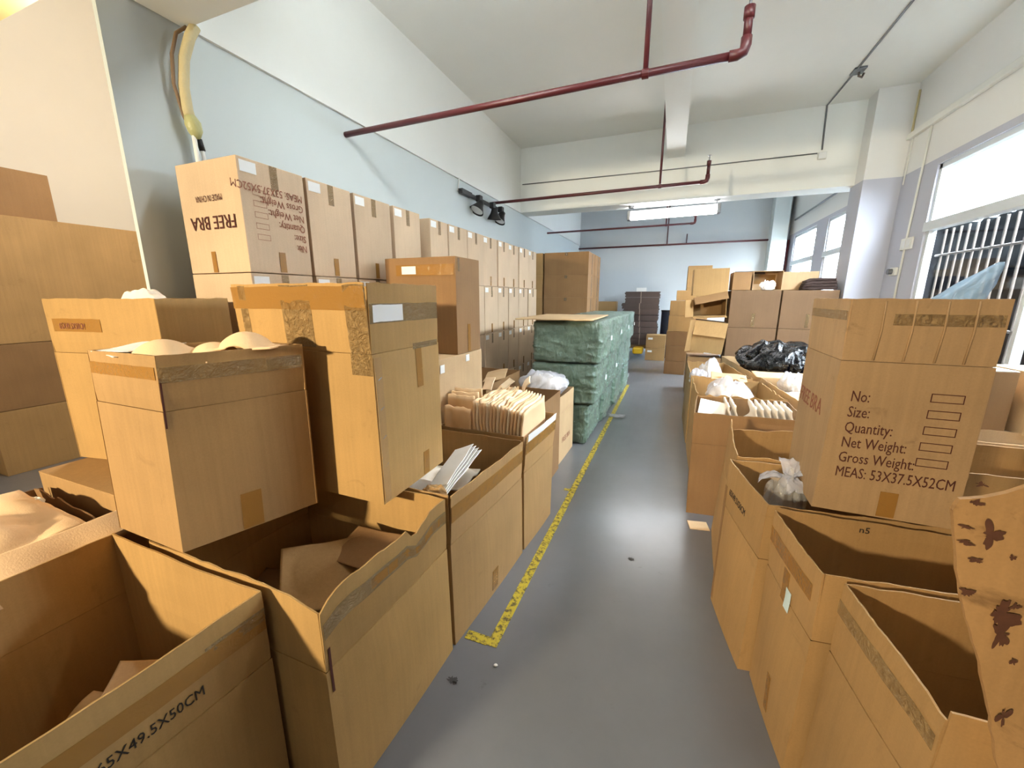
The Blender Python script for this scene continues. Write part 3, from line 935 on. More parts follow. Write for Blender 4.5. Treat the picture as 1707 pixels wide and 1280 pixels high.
# third carton, white sheets
L3 = Open('open_carton', 'open carton with white pads at its rim, second from the torn one along the aisle', [(-1.50, 1.365), (-0.835, 1.36), (-0.775, 2.11), (-1.50, 2.13)],
          0, 0.52, HR, mat='card', bulge=0.014, seed=3, lean=(0, 0.012, 0, 0), rough=0.005, base=[(-1.50, 1.358), (-0.82, 1.35), (-0.765, 2.115), (-1.50, 2.12)])
L3.strip(1, 0.005, 0.995, 0.625, 0.70)
L3.strip(1, 0.46, 0.54, 0.03, 0.15)
for k in range(4):
    pad('white sheet %s in the fan leaning out of the third aisle carton' % ['lowest', 'second from below', 'second from above', 'topmost'][k],
        (-0.985 - 0.010 * k, 1.62 + 0.025 * k, 0.700 + 0.011 * k), 0.16 - 0.012 * k, 0.54 - 0.04 * k, (0.13, -0.38, 0.03 + 0.03 * k), wave=0.006, seed=20, mat='paper', name='white_sheet', cat='sheet', t=0.003)
for k, (x, yy, zz) in enumerate(((-1.22, 1.88, 0.55), (-1.26, 1.56, 0.60))):
    pad('cream foam pad %s in the third aisle carton' % ['by the far wall', 'in the middle'][k], (x, yy, zz), 0.44, 0.27, (0.04, -0.05, 0.1),
        domes=((-0.1, 0, 0.12, 0.06), (0.11, 0.01, 0.12, 0.06)), seed=k + 31, mat='foam_white')
bag('paper_roll', 'brown rolled scrap stuffed in the near corner of the third carton', (-0.95, 1.43, 0.64), 0.06, 0.04, 0.11, 'card', 3, 0.2, 0.4, cat='paper scrap')
# fourth carton packed with upright foam
L4 = Open('open_carton', 'open carton packed full of upright peach foam sheets', [(-1.385, 2.185), (-0.785, 2.18), (-0.75, 2.75), (-1.385, 2.77)],
          0, 0.52, HR, mat='card', bulge=0.014, seed=4, lean=(0, 0.02, 0, 0), base=[(-1.385, 2.15), (-0.765, 2.145), (-0.73, 2.63), (-1.385, 2.70)])
L4.strip(1, 0.0, 0.99, 0.64, 0.71)
L4.strip(1, 0.05, 0.97, 0.715, 0.765, 'label', 'white_liner')
x = -1.135
k = 0
while x < -0.80:
    h = 0.20 + 0.012 * nz(k * 1.7) - 0.10 * max(0, (x + 1.0) / 0.2) * 0.45
    def f(u, v, k=k, h=h):
        return V(0.014 * nz(u * 3 + k * 0.06, v * 3, k * 0.04) + 0.006 * math.sin(u * 9 + k * 0.1) * v, (u - 0.5) * 0.50, -0.25 + (0.25 + h + 0.020 * nz(u * 5 + k * 2.1, 5)) * v)
    o = link('foam_sheet', sheetbm(f, 24, 14, 0.011, (1, 0, 0)), M['foam_pale' if k % 3 == 1 else 'foam'], smooth=True)
    o.location = (x, 2.45, HR - 0.012)
    o.rotation_euler = (0, 0.02 * nz(k * 3.3), 0)
    tag(o, 'upright foam sheet in the packed carton, %s of the rank counting toward the aisle' % (['first', 'second', 'third', 'fourth', 'fifth', 'sixth', 'seventh', 'eighth', 'ninth', 'tenth', 'eleventh', 'twelfth', 'thirteenth', 'fourteenth', 'fifteenth', 'sixteenth', 'seventeenth', 'eighteenth', 'nineteenth', 'twentieth'][k]),
        'foam sheet', 'upright foam sheets in the fourth aisle carton')
    x += 0.0235
    k += 1
for k, (yy, zt) in enumerate(((2.215, 0.145), (2.262, 0.215), (2.31, 0.23), (2.36, 0.24))):
    def f(u, v, k=k, zt=zt):
        return V((u - 0.5) * 0.205, 0.014 * nz(u * 4, v * 4, k * 3) + 0.012 * math.sin(u * 5 + k), -0.25 + (0.25 + zt + 0.012 * nz(u * 5, k * 3.3)) * v)
    o = link('foam_sheet', sheetbm(f, 20, 14, 0.014, (0, -1, 0)), M['foam'], smooth=True)
    o.location = (-1.265, yy, HR - 0.012)
    tag(o, 'folded peach foam layer facing the camera, %s from the front' % ORD[k], 'foam sheet', 'folded foam layers in the fourth aisle carton')
for k in range(3):
    pad('pale foam offcut tilted on top of the packed foam, %s' % ['nearest the wall stack', 'in the middle', 'by the far rim'][k], (-1.22 + 0.13 * k, 2.60 + 0.045 * k, 0.975), 0.11, 0.10, (0.9, 0.25 * k - 0.2, -0.5 - 0.35 * k), wave=0.035, seed=50 + k, mat='foam_pale', name='foam_offcut', cat='foam offcut')
# two empty-looking cartons beyond it, and the one under the bag
Open('open_carton', 'empty open carton with dark inside, directly behind the packed foam', [(-1.46, 2.82), (-0.90, 2.80), (-0.885, 3.44), (-1.46, 3.46)], 0, 0.52, 0.765, mat='card_dark', seed=5)
L5 = Open('open_carton', 'open carton with faint red print, a clear bag on top, by the green bales', [(-1.44, 3.53), (-0.915, 3.53), (-0.90, 4.06), (-1.44, 4.07)], 0, 0.50, 0.665, mat='card_pale', seed=6, bulge=0.006,
          base=[(-1.44, 3.53), (-0.905, 3.53), (-0.895, 4.06), (-1.44, 4.07)])
L5.text(1, 0.16, 0.19, 'FREE BRA', 0.075, 'ink_faint', sx=0.95)
bag('plastic_bag', 'clear plastic bag bulging on the carton beside the green bales', (-1.16, 3.80, 0.60), 0.225, 0.21, 0.25, 'film', 2, 0.3, 0.3, fill='foam_white')
L6 = Open('open_carton', 'dark open carton between the wall stack and the bagged carton', [(-2.06, 3.20), (-1.52, 3.20), (-1.52, 4.08), (-2.06, 4.10)], 0, 0.55, 0.80, mat='card_dark', seed=7)
pad('loose tan flap of board lying on the dark open carton', (-1.60, 3.60, 0.83), 0.22, 0.42, (0.05, -0.2, 0.3), wave=0.01, mat='card_pale', name='board_flap', cat='board sheet', t=0.005)

# the tall cartons standing on the row
B = Open('open_carton', 'tall carton brimming with foam cups, standing above the torn front carton', [(-1.845, 0.716), (-1.462, 0.716), (-1.305, 1.113), (-1.70, 1.118)], 0.757, 1.245, 1.422,
         base=[(-1.86, 0.70), (-1.469, 0.692), (-1.318, 1.112), (-1.72, 1.115)], mat='card', bulge=0.008, seed=8, slit=0.002, rough=0.002)
B.strip(0, 0.02, 0.97, 1.345, 1.385, 'tape')
B.strip(1, 0.0, 0.97, 1.335, 1.385, 'tape_clear', 'clear_tape')
B.strip(1, 0.70, 0.98, 1.345, 1.38, 'tape_clear', 'clear_tape')
B.strip(1, 0.40, 0.55, 0.76, 0.90)
bm = sheetbm(lambda u, v: B.W(1, 0.004 + 0.012 * v, 1.35 - 0.16 * u) - B.c + B.n(1) * 0.0015, 8, 1, 0.001, B.n(1))
link('slit', bm, M['ink'], B.root)
for k, (x, yy, zz, rz) in enumerate(((-1.66, 0.90, 1.375, 0.3), (-1.51, 0.92, 1.392, -0.15), (-1.60, 0.815, 1.409, 0.1), (-1.44, 1.00, 1.426, 0.5))):
    pad('peach foam cup pad on top of the tall carton, %s' % ['at the back left', 'in the middle', 'at the front edge', 'at the far corner'][k], (x, yy, zz), 0.22, 0.155, (0.0, 0.0, rz),
        domes=((-0.01, 0, 0.085, 0.05),), seed=60, wave=0.006, trim=0.05, t=0.006)
for k in range(3):
    pad('white liner sheet poking out at the left of the tall carton, %s' % ['lowest', 'middle', 'topmost'][k], (-1.745, 0.80 + 0.01 * k, 1.412 + 0.009 * k), 0.20, 0.16, (0.03, -0.03, 0.25 * k - 0.2), wave=0.012, seed=70 + k, mat='paper', name='liner_sheet', cat='sheet', t=0.002)
Cc = Open('open_carton', 'tall taped carton with crinkled clear tape, standing over the aisle row', [(-1.785, 1.205), (-1.052, 1.197), (-1.052, 1.67), (-1.785, 1.68)], 0.760, 1.385, 1.652,
          base=[(-1.785, 1.205), (-1.042, 1.195), (-1.05, 1.67), (-1.785, 1.68)], mat='card_warm', bulge=0.008, seed=9, rough=0.006, lean=(0.012, 0.004, 0, 0))
Cc.strip(0, 0.0, 0.995, 1.55, 1.64, 'tape')
Cc.strip(0, 0.40, 0.62, 1.40, 1.645, 'tape_clear', 'clear_tape')
Cc.strip(0, 0.86, 0.998, 1.30, 1.645, 'tape_clear', 'clear_tape')
Cc.strip(0, 0.06, 0.12, 1.40, 1.645, 'tape_clear', 'clear_tape')
Cc.strip(1, 0.0, 0.99, 1.50, 1.575, 'tape_clear', 'clear_tape')
Cc.strip(1, 0.04, 0.42, 1.505, 1.57, 'label', 'shipping_label', d=0.0032)
Cc.strip(1, 0.55, 0.97, 1.375, 1.40, 'tape_clear', 'clear_tape')
Cc.strip(1, 0.58, 0.68, 1.20, 1.375, 'tape')
Cc.strip(1, 0.62, 0.72, 0.765, 0.88, 'tape')
for k in range(5):
    z = 0.80 + 0.12 * k
    link('staple', tubebm([Cc.W(1, 0.045, z) - Cc.c + Cc.n(1) * 0.003, Cc.W(1, 0.085, z + 0.01) - Cc.c + Cc.n(1) * 0.003], 0.002, 6), M['steel'], Cc.root)
bm = sheetbm(lambda u, v: Cc.W(1, 0.012 + 0.085 * v, 0.77 + 0.60 * u) - Cc.c + Cc.n(1) * (0.004 + 0.003 * nz(u * 11, v * 2)), 24, 2, 0.003, Cc.n(1))
link('glue_seam', bm, M['card'], Cc.root)

# cartons behind those two, by the end of the wall
E1 = closed('carton', 'low carton with a flat top, under the open carton at the end of the wall', (-2.31, 1.10, 0), 0.80, 0.62, 0.80, mat='card', top=True)
F = Open('open_carton', 'open carton with a bent corner flap standing on the low carton at the wall end', [(-2.76, 0.955), (-2.105, 1.068), (-2.16, 1.42), (-2.735, 1.345)], 0.802, 1.34, 1.592, mat='card_warm', bulge=0.006, seed=10, slit=0.003, rough=0.004)
F.strip(0, 0.06, 0.50, 1.44, 1.50, 'tape')
F.text(0, 0.12, 1.452, '65X49.5X50CM', 0.040, 'ink_faint', sx=0.6, d=0.0040)
bag('plastic_bag', 'white plastic peeking over the rim of the carton at the wall end', (-2.44, 1.20, 1.42), 0.15, 0.085, 0.21, 'foam_white', 6, 0.15, cat='plastic bag')
# the padded carton in the near corner, left of the size-printed one
E2 = Open('open_carton', 'open carton of peach cup pads with a crushed rim, at the left edge', [(-2.62, 0.0), (-1.885, 0.0), (-1.90, 0.742), (-2.635, 0.775)], 0, 0.52, 0.735, mat='card_dark', bulge=0.008, seed=11, rough=0.016, flaps=(0, 2, 3), lean=(0, 0, -0.03, 0.02),
          rims={2: [(0, -0.03), (0.15, 0.0), (0.8, 0.015), (1, 0.02)]})
for k in range(7):
    top = k == 6
    pad('peach cup pad in the crushed-rim carton, %s from the top' % ORD[6 - k], (-2.265 - 0.006 * k, 0.40, 0.585 + 0.029 * k), 0.62 - 0.012 * k, 0.62 - 0.010 * k, (0.0, 0.06, 0.0),
        domes=((-0.02, 0.16, 0.13, 0.05), (0.13, 0.06, 0.13, 0.05), (0.05, -0.18, 0.13, 0.04)) if k > 5 else (), seed=83, wave=0.028, t=0.014, trim=0.03, group='peach cup pads in the crushed-rim carton')
pad('long peach foam edge draped over the side of the crushed-rim carton', (-1.895, 0.36, 0.765), 0.10, 0.86, (0, 0.5, 0.02), wave=0.012, seed=95, t=0.03, name='foam_edge', cat='foam pad')
bag('tissue_scrap', 'small white crumple at the back of the cup pads', (-2.44, 0.68, 0.735), 0.04, 0.022, 0.035, 'paper', 5, 0.2, cat='tissue')
pad('torn shred of board hanging at the bottom left edge of the photo', (-1.79, 0.30, 0.70), 0.035, 0.16, (0.15, 1.1, 0.2), wave=0.06, seed=3, mat='card_pale', name='board_shred', cat='board scrap', t=0.005)

# stack in the warm-lit bay beyond the wall end
for k, (y0, y1, z0, z1, d, m) in enumerate(((1.42, 2.50, 0, 0.590, 'bottom', 'card'), (0.70, 2.50, 0.594, 1.186, 'middle', 'card_dark'), (0.60, 2.90, 1.19, 2.30, 'tall top', 'card'))):
    closed('carton', '%s carton of the stack in the warm-lit bay beyond the wall end' % d, (-5.85, (y0 + y1) / 2, z0), 0.7, y1 - y0, z1 - z0, mat=m, seed=k, bulge=0.004)
closed('carton', 'small brown carton on top of the stack in the warm-lit bay', (-5.85, 1.62, 2.302), 0.5, 1.12, 0.42, mat='card_dark', bulge=0.004)

# tall cartons in the middle: one on another
Hc = closed('carton', 'pale sealed carton under the tall brown one, beside the wall stack', (-1.72, 2.52, 0.60), 0.64, 0.70, 0.592, mat='card_pale', seed=2, bulge=0.004)
patch('shipping_label', Hc, 'x+', 0.64, 0.70, 0.592, 0.06, 0.50, 0.055, 0.055, 'label', 0.006)
patch('shipping_label', Hc, 'x+', 0.64, 0.70, 0.592, 0.42, 0.53, 0.055, 0.05, 'label', 0.006)
closed('carton', 'lowest carton under the pale sealed one beside the wall stack', (-1.76, 2.52, 0), 0.62, 0.70, 0.598, mat='card', seed=3, bulge=0.004)
G = closed('carton', 'tall brown carton with a taped label on its near face, beside the wall stack', (-1.695, 2.665, 1.194), 0.59, 0.365, 0.68, mat='card_dark', seed=4, bulge=0.004)
patch('tape_band', G, 'y-', 0.59, 0.365, 0.68, 0.10, 0.555, 0.48, 0.075, 'tape', 0.006)
patch('shipping_label', G, 'y-', 0.59, 0.365, 0.68, 0.15, 0.565, 0.12, 0.055, 'label', 0.0075)
patch('bottom_tape', G, 'x+', 0.59, 0.365, 0.68, 0.15, 0.01, 0.04, 0.20, 'tape', 0.006)
patch('top_tape', G, 'x+', 0.59, 0.365, 0.68, 0.02, 0.58, 0.03, 0.09, 'tape_clear', 0.006)

# ------------------------------------------------------------------ green bales
def bale(wd, dp, ht, seed):
    bm = bmesh.new()
    box(bm, (-wd / 2, -dp / 2, 0), (wd / 2, dp / 2, ht))
    bmesh.ops.bevel(bm, geom=bm.edges[:], offset=0.018, segments=2, affect='EDGES')
    bmesh.ops.subdivide_edges(bm, edges=[e for e in bm.edges if e.calc_length() > 0.1], cuts=34, use_grid_fill=True)
    for v in bm.verts:
        p = v.co
        n = Vector((p.x / wd * 2, p.y / dp * 2, (p.z / ht - 0.5) * 2))
        d = 0.016 * nz(p.x * 5 + seed, p.y * 5, p.z * 5) + 0.012 * (abs(nz(p.x * 9, p.y * 9 + seed, p.z * 6 + p.x * 5)) - 0.2)
        q = p.x * 0.8 + p.y * 0.6
        rd = 1 - min(1, abs(nz(q * 3.2 + p.z * 5.5 + seed * 1.3, q * 1.5 - p.z * 6.0, seed)) * 4.5)
        rd2 = 1 - min(1, abs(nz(q * 7 - p.z * 9 + seed, p.z * 8 + q * 2.5, seed * 2.1)) * 4.0)
        d += 0.011 * rd ** 2 + 0.006 * rd2 ** 2
        edge = sorted((abs(n.x), abs(n.y), abs(n.z)))[1]
        d += 0.006 * (1 - edge ** 2)
        if abs(n.z) > 0.93:
            d *= 0.25
        v.co += Vector((n.x ** 5, n.y ** 5, n.z ** 5)) * d
        if v.co.z < 0.001:
            v.co.z = 0.001
    return bm
ys = [4.13, 5.01, 5.90, 6.78, 7.66]
for r in range(3):
    for c in range(4):
        a, b = ys[c], ys[c + 1]
        t = thing('wrapped_bale', 'green film-wrapped bale, %s tier, %s column from the near end' % (['bottom', 'middle', 'top'][r], ORD[c]), 'bale',
                  (-1.08 + 0.03 * r + (0.03 * (c - 1) if r == 0 else 0.008 * c) , (a + b) / 2, r * 0.452 + 0.001), (0, 0, 0.015 * nz(r * 3 + c * 5)), 'green wrapped bales by the aisle')
        link('wrap', bale(0.685 + 0.02 * r, b - a - 0.055, 0.438, r * 5 + c), M['bale'], t, smooth=True)
        link('film', bale(0.70 + 0.02 * r, b - a - 0.05, 0.445, r * 5 + c), M['bale_film'], t, smooth=True)
        if random.random() < 0.75:
            bm = bmesh.new()
            box(bm, (0.395 + 0.01 * r, -0.03 + 0.2 * nz(c * 3 + r), 0.22), (0.402 + 0.01 * r, 0.03 + 0.2 * nz(c * 3 + r), 0.27))
            link('paper_tag', bm, M['label'], t)
pad('flat sheet of cardboard lying on top of the green bales', (-1.17, 4.72, 1.372), 0.84, 1.26, (0, 0, 0.02), wave=0.006, seed=3, mat='card_pale', name='board_sheet', cat='board sheet', t=0.012)

# ------------------------------------------------------------------ back of the room
for k, (lo, hi, zz, dx) in enumerate([(-1.16, -0.36, z0, d) for z0, d in ((0.34, 0.10), (0.50, 0.10), (0.66, 0.08), (0.82, 0.05), (0.98, 0.03), (1.14, 0.02), (1.29, 0.0), (1.44, 0.05), (1.59, 0.04))]):
    t = thing('flattened_carton_bundle', 'strapped bundle of dark flattened cartons on the yellow trolley, %s from below' % ORD[k], 'carton bundle', ((lo + hi) / 2 - 0.02 + dx * 0.5, 11.45, zz), (0, 0, 0.02 * nz(k)), 'bundles of dark flattened cartons at the back')
    hh = 0.148
    bm = bmesh.new()
    for q in range(6):
        j = 0.04 * nz(q * 3.1 + k * 7) + 0.02 * nz(k * 2.7)
        box(bm, (-0.46 + dx + j, -0.3, q * hh / 6 + 0.001), (0.46 - dx * 0.5 + j, 0.3, (q + 1) * hh / 6))
    link('boards', bm, M['dark_bundle'], t)
    link('strap', boxbm((-0.02, -0.305, 0.0005), (0.0, 0.305, hh + 0.001)), M['strap'], t)
closed('carton', 'small white carton on top of the dark flattened bundles', (-0.78, 11.4, 1.742), 0.25, 0.2, 0.10, mat='card_pale').children[0].data.materials[0] = M['label']
t = thing('pallet_trolley', 'low yellow trolley under the dark bundles at the back', 'trolley', (-0.75, 11.4, 0))
link('deck', boxbm((-0.5, -0.2, 0.24), (0.5, 0.38, 0.335)), M['wood'], t)
link('bumper', boxbm((-0.12, -0.62, 0.14), (0.14, -0.2, 0.30)), M['yellow'], t, bevel=0.04)
for s in (-1, 1):
    for q in (-0.05, 0.25):
        link('wheel', tubebm([(s * 0.4 - 0.03, q, 0.12), (s * 0.4 + 0.03, q, 0.12)], 0.118, 16), M['black_metal'], t)
for k in range(2):
    t = closed('carton', ['small labelled carton on the floor at the back', 'small labelled carton on top of its twin at the back'][k], (-0.31, 10.75 + 0.2, 0.325 * k), 0.47, 0.4, 0.322, mat='card', top=True, seed=k, bulge=0.002)
    patch('shipping_label', t, 'y-', 0.47, 0.4, 0.322, 0.05, 0.21, 0.11, 0.05, 'label', 0.004)
pt = thing('dark_drum', 'dark blue drum standing behind the column of cartons at the back', 'drum', (-0.02, 10.9 + 0.55, 0))
link('drum_body', tubebm([(0, 0, 0.0), (0, 0, 0.02), (0, 0, 1.2), (0, 0, 1.22)], 0.22, 24), plain('navy_plastic', (22, 28, 44), 0.5), pt, smooth=False)
link('drum_lid', tubebm([(0, 0, 1.22), (0, 0, 1.26)], 0.23, 24), M['black_metal'], pt)
zs = [0, 0.285, 0.603, 0.904, 1.225, 1.528]
for k in range(5):
    xo = [0.0, 0.003, -0.005, 0.012, 0.018][k]
    closed('carton', 'brown carton in the slim column beside the aisle end, %s from the floor' % ORD[k], (0.155 + xo, 9.12, zs[k]), 0.40, 0.42, zs[k + 1] - zs[k] - 0.004, (0, 0, -0.04 + 0.01 * k), mat='card_dark' if k < 3 else 'card', seed=k, bulge=0.003, group='cartons of the slim column at the aisle end')
closed('carton', 'carton crossways on top of the slim column at the aisle end', (0.26, 9.14, 1.53), 0.36, 0.40, 0.20, mat='card', bulge=0.003)
zz = 0
for k in range(5):
    closed('carton', 'carton of the taller column just behind the slim one, %s from the floor' % ORD[k], (0.50, 9.75, zz), 0.46, 0.45, 0.446, mat='card', seed=k, bulge=0.003, group='cartons of the taller column behind')
    zz += 0.45
closed('carton', 'small carton lying by the back wall near the left stack', (-1.72, 11.9, 0), 0.5, 0.4, 0.75, mat='card_dark', bulge=0.003)
closed('carton', 'short carton topping the one by the back wall', (-1.72, 11.9, 0.754), 0.5, 0.4, 0.72, mat='card', bulge=0.003)

# pile of big cartons in front of the right column
for r in range(3):
    for c in range(2):
        wd = (0.66, 0.69)[c]
        x = (0.845 + 0.33, 1.525 + 0.345)[c]
        t = closed('carton', 'big brown carton of the pile by the right column, %s, %s column' % (['floor tier', 'middle tier', 'top tier'][r], ['aisle-side', 'wall-side'][c]), (x, 7.36, r * 0.567), wd, 0.52, 0.563, mat='card_pile', seed=r + c, bulge=0.004, group='big cartons piled by the right column')
        patch('front_tape', t, 'y-', wd, 0.52, 0.563, wd / 2 - 0.02, 0.02, 0.045, 0.20, 'tape_clear', 0.008)
closed('carton', 'base carton of the leaning column beside the big pile', (0.56, 7.42, 0), 0.50, 0.56, 0.63, mat='card_dark', bulge=0.004)
def lying_open(name, label, loc, wd, dp, ht, rot, flap_ang, mat='card', seed=0):
    """A carton lying on its side with the open end toward the camera, its flaps splayed."""
    t = thing(name, label, 'carton', loc, rot)
    bm = bmesh.new()
    k = 0.006
    box(bm, (-wd / 2, -dp / 2, 0), (wd / 2, dp / 2, k)); box(bm, (-wd / 2, -dp / 2, ht - k), (wd / 2, dp / 2, ht))
    box(bm, (-wd / 2, -dp / 2, k), (-wd / 2 + k, dp / 2, ht - k)); box(bm, (wd / 2 - k, -dp / 2, k), (wd / 2, dp / 2, ht - k))
    box(bm, (-wd / 2 + k, dp / 2 - k, k), (wd / 2 - k, dp / 2, ht - k))
    link('body', bm, M[mat], t)
    for side, ang, ln in flap_ang:
        a = ang
        if side == 'top':
            f = lambda u, v: V((u - 0.5) * wd, -dp / 2 - ln * v * math.cos(a), ht + ln * v * math.sin(a)); n = (0, math.sin(a), math.cos(a))
        elif side == 'bottom':
            f = lambda u, v: V((u - 0.5) * wd, -dp / 2 - ln * v * math.cos(a), 0.006 + ln * v * math.sin(a)); n = (0, math.sin(a), math.cos(a))
        elif side == 'left':
            f = lambda u, v: V(-wd / 2 - ln * v * math.sin(a), -dp / 2 - ln * v * math.cos(a), ht * u); n = (-math.cos(a), math.sin(a), 0)
        else:
            f = lambda u, v: V(wd / 2 + ln * v * math.sin(a), -dp / 2 - ln * v * math.cos(a), ht * u); n = (math.cos(a), math.sin(a), 0)
        link('flap', sheetbm(f, 6, 4, 0.005, n), M[mat], t)
    return t
lying_open('open_carton', 'tilted open carton lying on its side in the leaning column, lower one', (0.575, 7.30, 0.72), 0.47, 0.46, 0.50, (0.0, 0.10, -0.06), (('top', -1.25, 0.24), ('left', 0.35, 0.22), ('bottom', 1.45, 0.28)), 'card')
lying_open('open_carton', 'open carton lying above the lower tilted one, its inside showing', (0.56, 7.36, 1.30), 0.48, 0.46, 0.27, (0.0, -0.05, 0.04), (('left', 0.7, 0.2), ('bottom', -0.25, 0.10)), 'card')
A2 = closed('carton', 'upright tan carton at the top of the leaning column', (0.545, 7.30, 1.625), 0.50, 0.34, 0.41, (0.0, -0.02, 0.03), mat='card', bulge=0.004)
pad('board flap slanting under the upright carton of the leaning column', (0.56, 7.02, 1.585), 0.48, 0.14, (0.9, -0.22, 0.0), wave=0.004, mat='card_dark', name='board_flap', cat='board sheet', t=0.006)
closed('carton', 'low brown carton on the pile beside the upright tan one', (0.975, 7.34, 1.703), 0.25, 0.4, 0.27, mat='card_dark', bulge=0.003)
cb = lying_open('open_carton', 'open carton on the pile with brown tape inside and a pale crumple in front', (1.325, 7.40, 1.703), 0.39, 0.36, 0.285, (0, 0, 0.02), (('bottom', 0.0, 0.04),), 'card_pale')
link('brown_tape', boxbm((-0.12, 0.165, 0.10), (0.17, 0.172, 0.24)), M['tape'], cb)
closed('carton', 'pale carton at the wall-side end of the pile top', (1.765, 7.47, 1.703), 0.46, 0.3, 0.27, mat='card_pale', bulge=0.003)
bag('tissue_scrap', 'pink-white crumple on the pile in front of the taped carton', (1.33, 7.155, 1.70), 0.09, 0.05, 0.13, 'paper', 3, 0.5, cat='tissue')
t = thing('folded_cloth', 'dark brown folded cloth on the pile by the right column', 'cloth', (1.97, 7.20, 1.703))
for k in range(4):
    link('fold', sheetbm(lambda u, v, k=k: V((u - 0.5) * (0.42 - 0.02 * k) * (1 if u < .5 or v < .5 else 1), (v - 0.5) * 0.19, 0.04 * (k + 1) + 0.012 * nz(u * 5 + k, v * 5) - 0.05 * max(0, 0.22 - u) * k), 14, 8, 0.038, (0, 0, 1)), M['fabric_dark'], t, smooth=True)
pad('dark flat panel lying on the back cartons of the pile', (1.12, 7.52, 1.99), 0.40, 0.16, (0.2, 0, 0), wave=0.004, mat='fabric_dark', name='dark_board', cat='panel', t=0.02)

# ------------------------------------------------------------------ right row of open cartons beside the aisle
R2 = Open('open_carton', 'open carton whose rim runs into the lower right corner of the photo', [(0.605, 0.945), (1.20, 0.965), (1.16, 1.395), (0.555, 1.338)], 0, 0.52, HR, mat='card', bulge=0.014, seed=21, rough=0.006, lean=(0, 0, 0, 0.004),
          rims={3: [(0, 0), (0.75, -0.004), (1, -0.02)]}, base=[(0.57, 0.93), (1.2, 0.95), (1.16, 1.37), (0.52, 1.30)])
R2.strip(3, 0.0, 0.98, 0.655, 0.70, 'tape_clear', 'clear_tape')
R3 = Open('open_carton', 'open carton with a small white sticker and a tape band, right of the aisle', [(0.51, 1.358), (1.10, 1.43), (1.08, 1.80), (0.46, 1.752)], 0, 0.52, HR, mat='card', bulge=0.014, seed=22, rough=0.005, lean=(0, 0, 0, 0.006),
          base=[(0.48, 1.32), (1.10, 1.40), (1.06, 1.76), (0.44, 1.692)], rims={2: [(0, -0.01), (1, 0.01)]})
R3.strip(3, 0.0, 0.90, 0.63, 0.69)
bm = sheetbm(lambda u, v: R3.W(3, 0.52 + 0.10 * u, 0.49 + 0.075 * v) - R3.c + R3.n(3) * 0.004, 2, 2, 0.001, R3.n(3))
link('sticker', bm, plain('pale_blue_sticker', (206, 226, 230), 0.5), R3.root)
R3.strip(3, 0.42, 0.54, 0.50, 0.62, 'tape')
R3.strip(3, 0.50, 0.58, 0.05, 0.20, 'tape')
text_mesh('handwriting', 'n5', 0.035, M['ink_black'], R3.root, R3.W(2, 0.55, None, 0.82) - R3.c + R3.n(2) * -0.0075, (1, 0, 0), (0, 0, 1))
R4 = Open('open_carton', 'open carton with a short black size print, holding the tied clear bag', [(0.437, 1.782), (1.10, 1.835), (1.10, 2.31), (0.352, 2.265)], 0, 0.52, HR, mat='card', bulge=0.012, seed=23, rough=0.006,
          base=[(0.395, 1.70), (1.10, 1.80), (1.10, 2.28), (0.322, 2.12)])
R4.text(3, 0.14, 0.600, '65X49.5X50CM', 0.045, 'ink_black', sx=0.72)
R4.strip(3, 0.0, 0.06, 0.02, 0.62, 'card_dark', 'seam')
# tied clear bag
tb = thing('tied_bag', 'clear bag tied in a knot, standing in a carton beside the tall printed one', 'plastic bag', (0.555, 2.02, 0.42))
bag('bag_body', '', None, 0.075, 0.075, 0.37, 'film_thin', 4, 0.5, parent=tb, power=1.3)
link('knot', tubebm([(0, 0, 0.30), (0.0, 0, 0.345), (0.0, 0, 0.385)], lambda u: 0.022 + 0.012 * math.sin(PI * u), 12), M['film'], tb, smooth=True)
for k, (a, ln) in enumerate(((0.1, 0.10), (2.9, 0.11), (1.2, 0.07), (-1.2, 0.08))):
    d = V(math.cos(a), math.sin(a), 0)
    s = V(-math.sin(a), math.cos(a), 0)
    link('bag_ear', sheetbm(lambda u, v: V(0, 0, 0.37) + d * ln * v + s * ((u - 0.5) * (0.02 + 0.09 * v)) + V(0, 0, 0.07 * v - 0.05 * v * v * (k % 2) * 2 + 0.02 * nz(u * 5 + k, v * 5)), 10, 8, 0.0015, (0, 0, 1)), M['film'], tb, smooth=True)
# the tall carton with the printed list
T = Open('printed_carton', 'tall upright carton printed with a list of fields, on the right row', [(0.615, 1.832), (1.036, 1.826), (1.036, 2.27), (0.62, 2.27)], 0.760, 1.367, 1.592,
         base=[(0.600, 1.834), (1.036, 1.823), (1.036, 2.265), (0.612, 2.262)], mat='card_smudged', bulge=0.006, seed=24, slit=0.003, rough=0.003, lean=(0.004, 0.002, 0, 0.006), flapmat='card_smudged')
for k, (s, z) in enumerate((('No:', 1.213), ('Size:', 1.152), ('Quantity:', 1.091), ('Net Weight:', 1.030), ('Gross Weight:', 0.969), ('MEAS: 53X37.5X52CM', 0.908))):
    T.text(0, (0.656 - 0.604) / 0.434, z, s, 0.060, 'ink', sx=0.64 if k < 5 else 0.615)
bm = bmesh.new()
text_frames(bm, [(T.W(0, (0.886 - 0.604) / 0.434, 1.232 - 0.061 * k) - T.c + T.n(0) * 0.0025, 0.090, 0.032) for k in range(5)], (1, -0.015, 0), (0, 0, 1), T.n(0), 0.003)
link('printed_boxes', bm, M['ink'], T.root)
T.text(3, 0.05, 1.125, 'FREE BRA', 0.095, 'ink_faint', sx=0.80)
T.strip(0, 0.47, 0.595, 0.765, 0.868, 'tape')
T.strip(0, 0.30, 0.98, 1.50, 1.54, 'tape_clear', 'clear_tape')
T.strip(3, 0.02, 0.98, 1.515, 1.55, 'tape_clear', 'clear_tape')
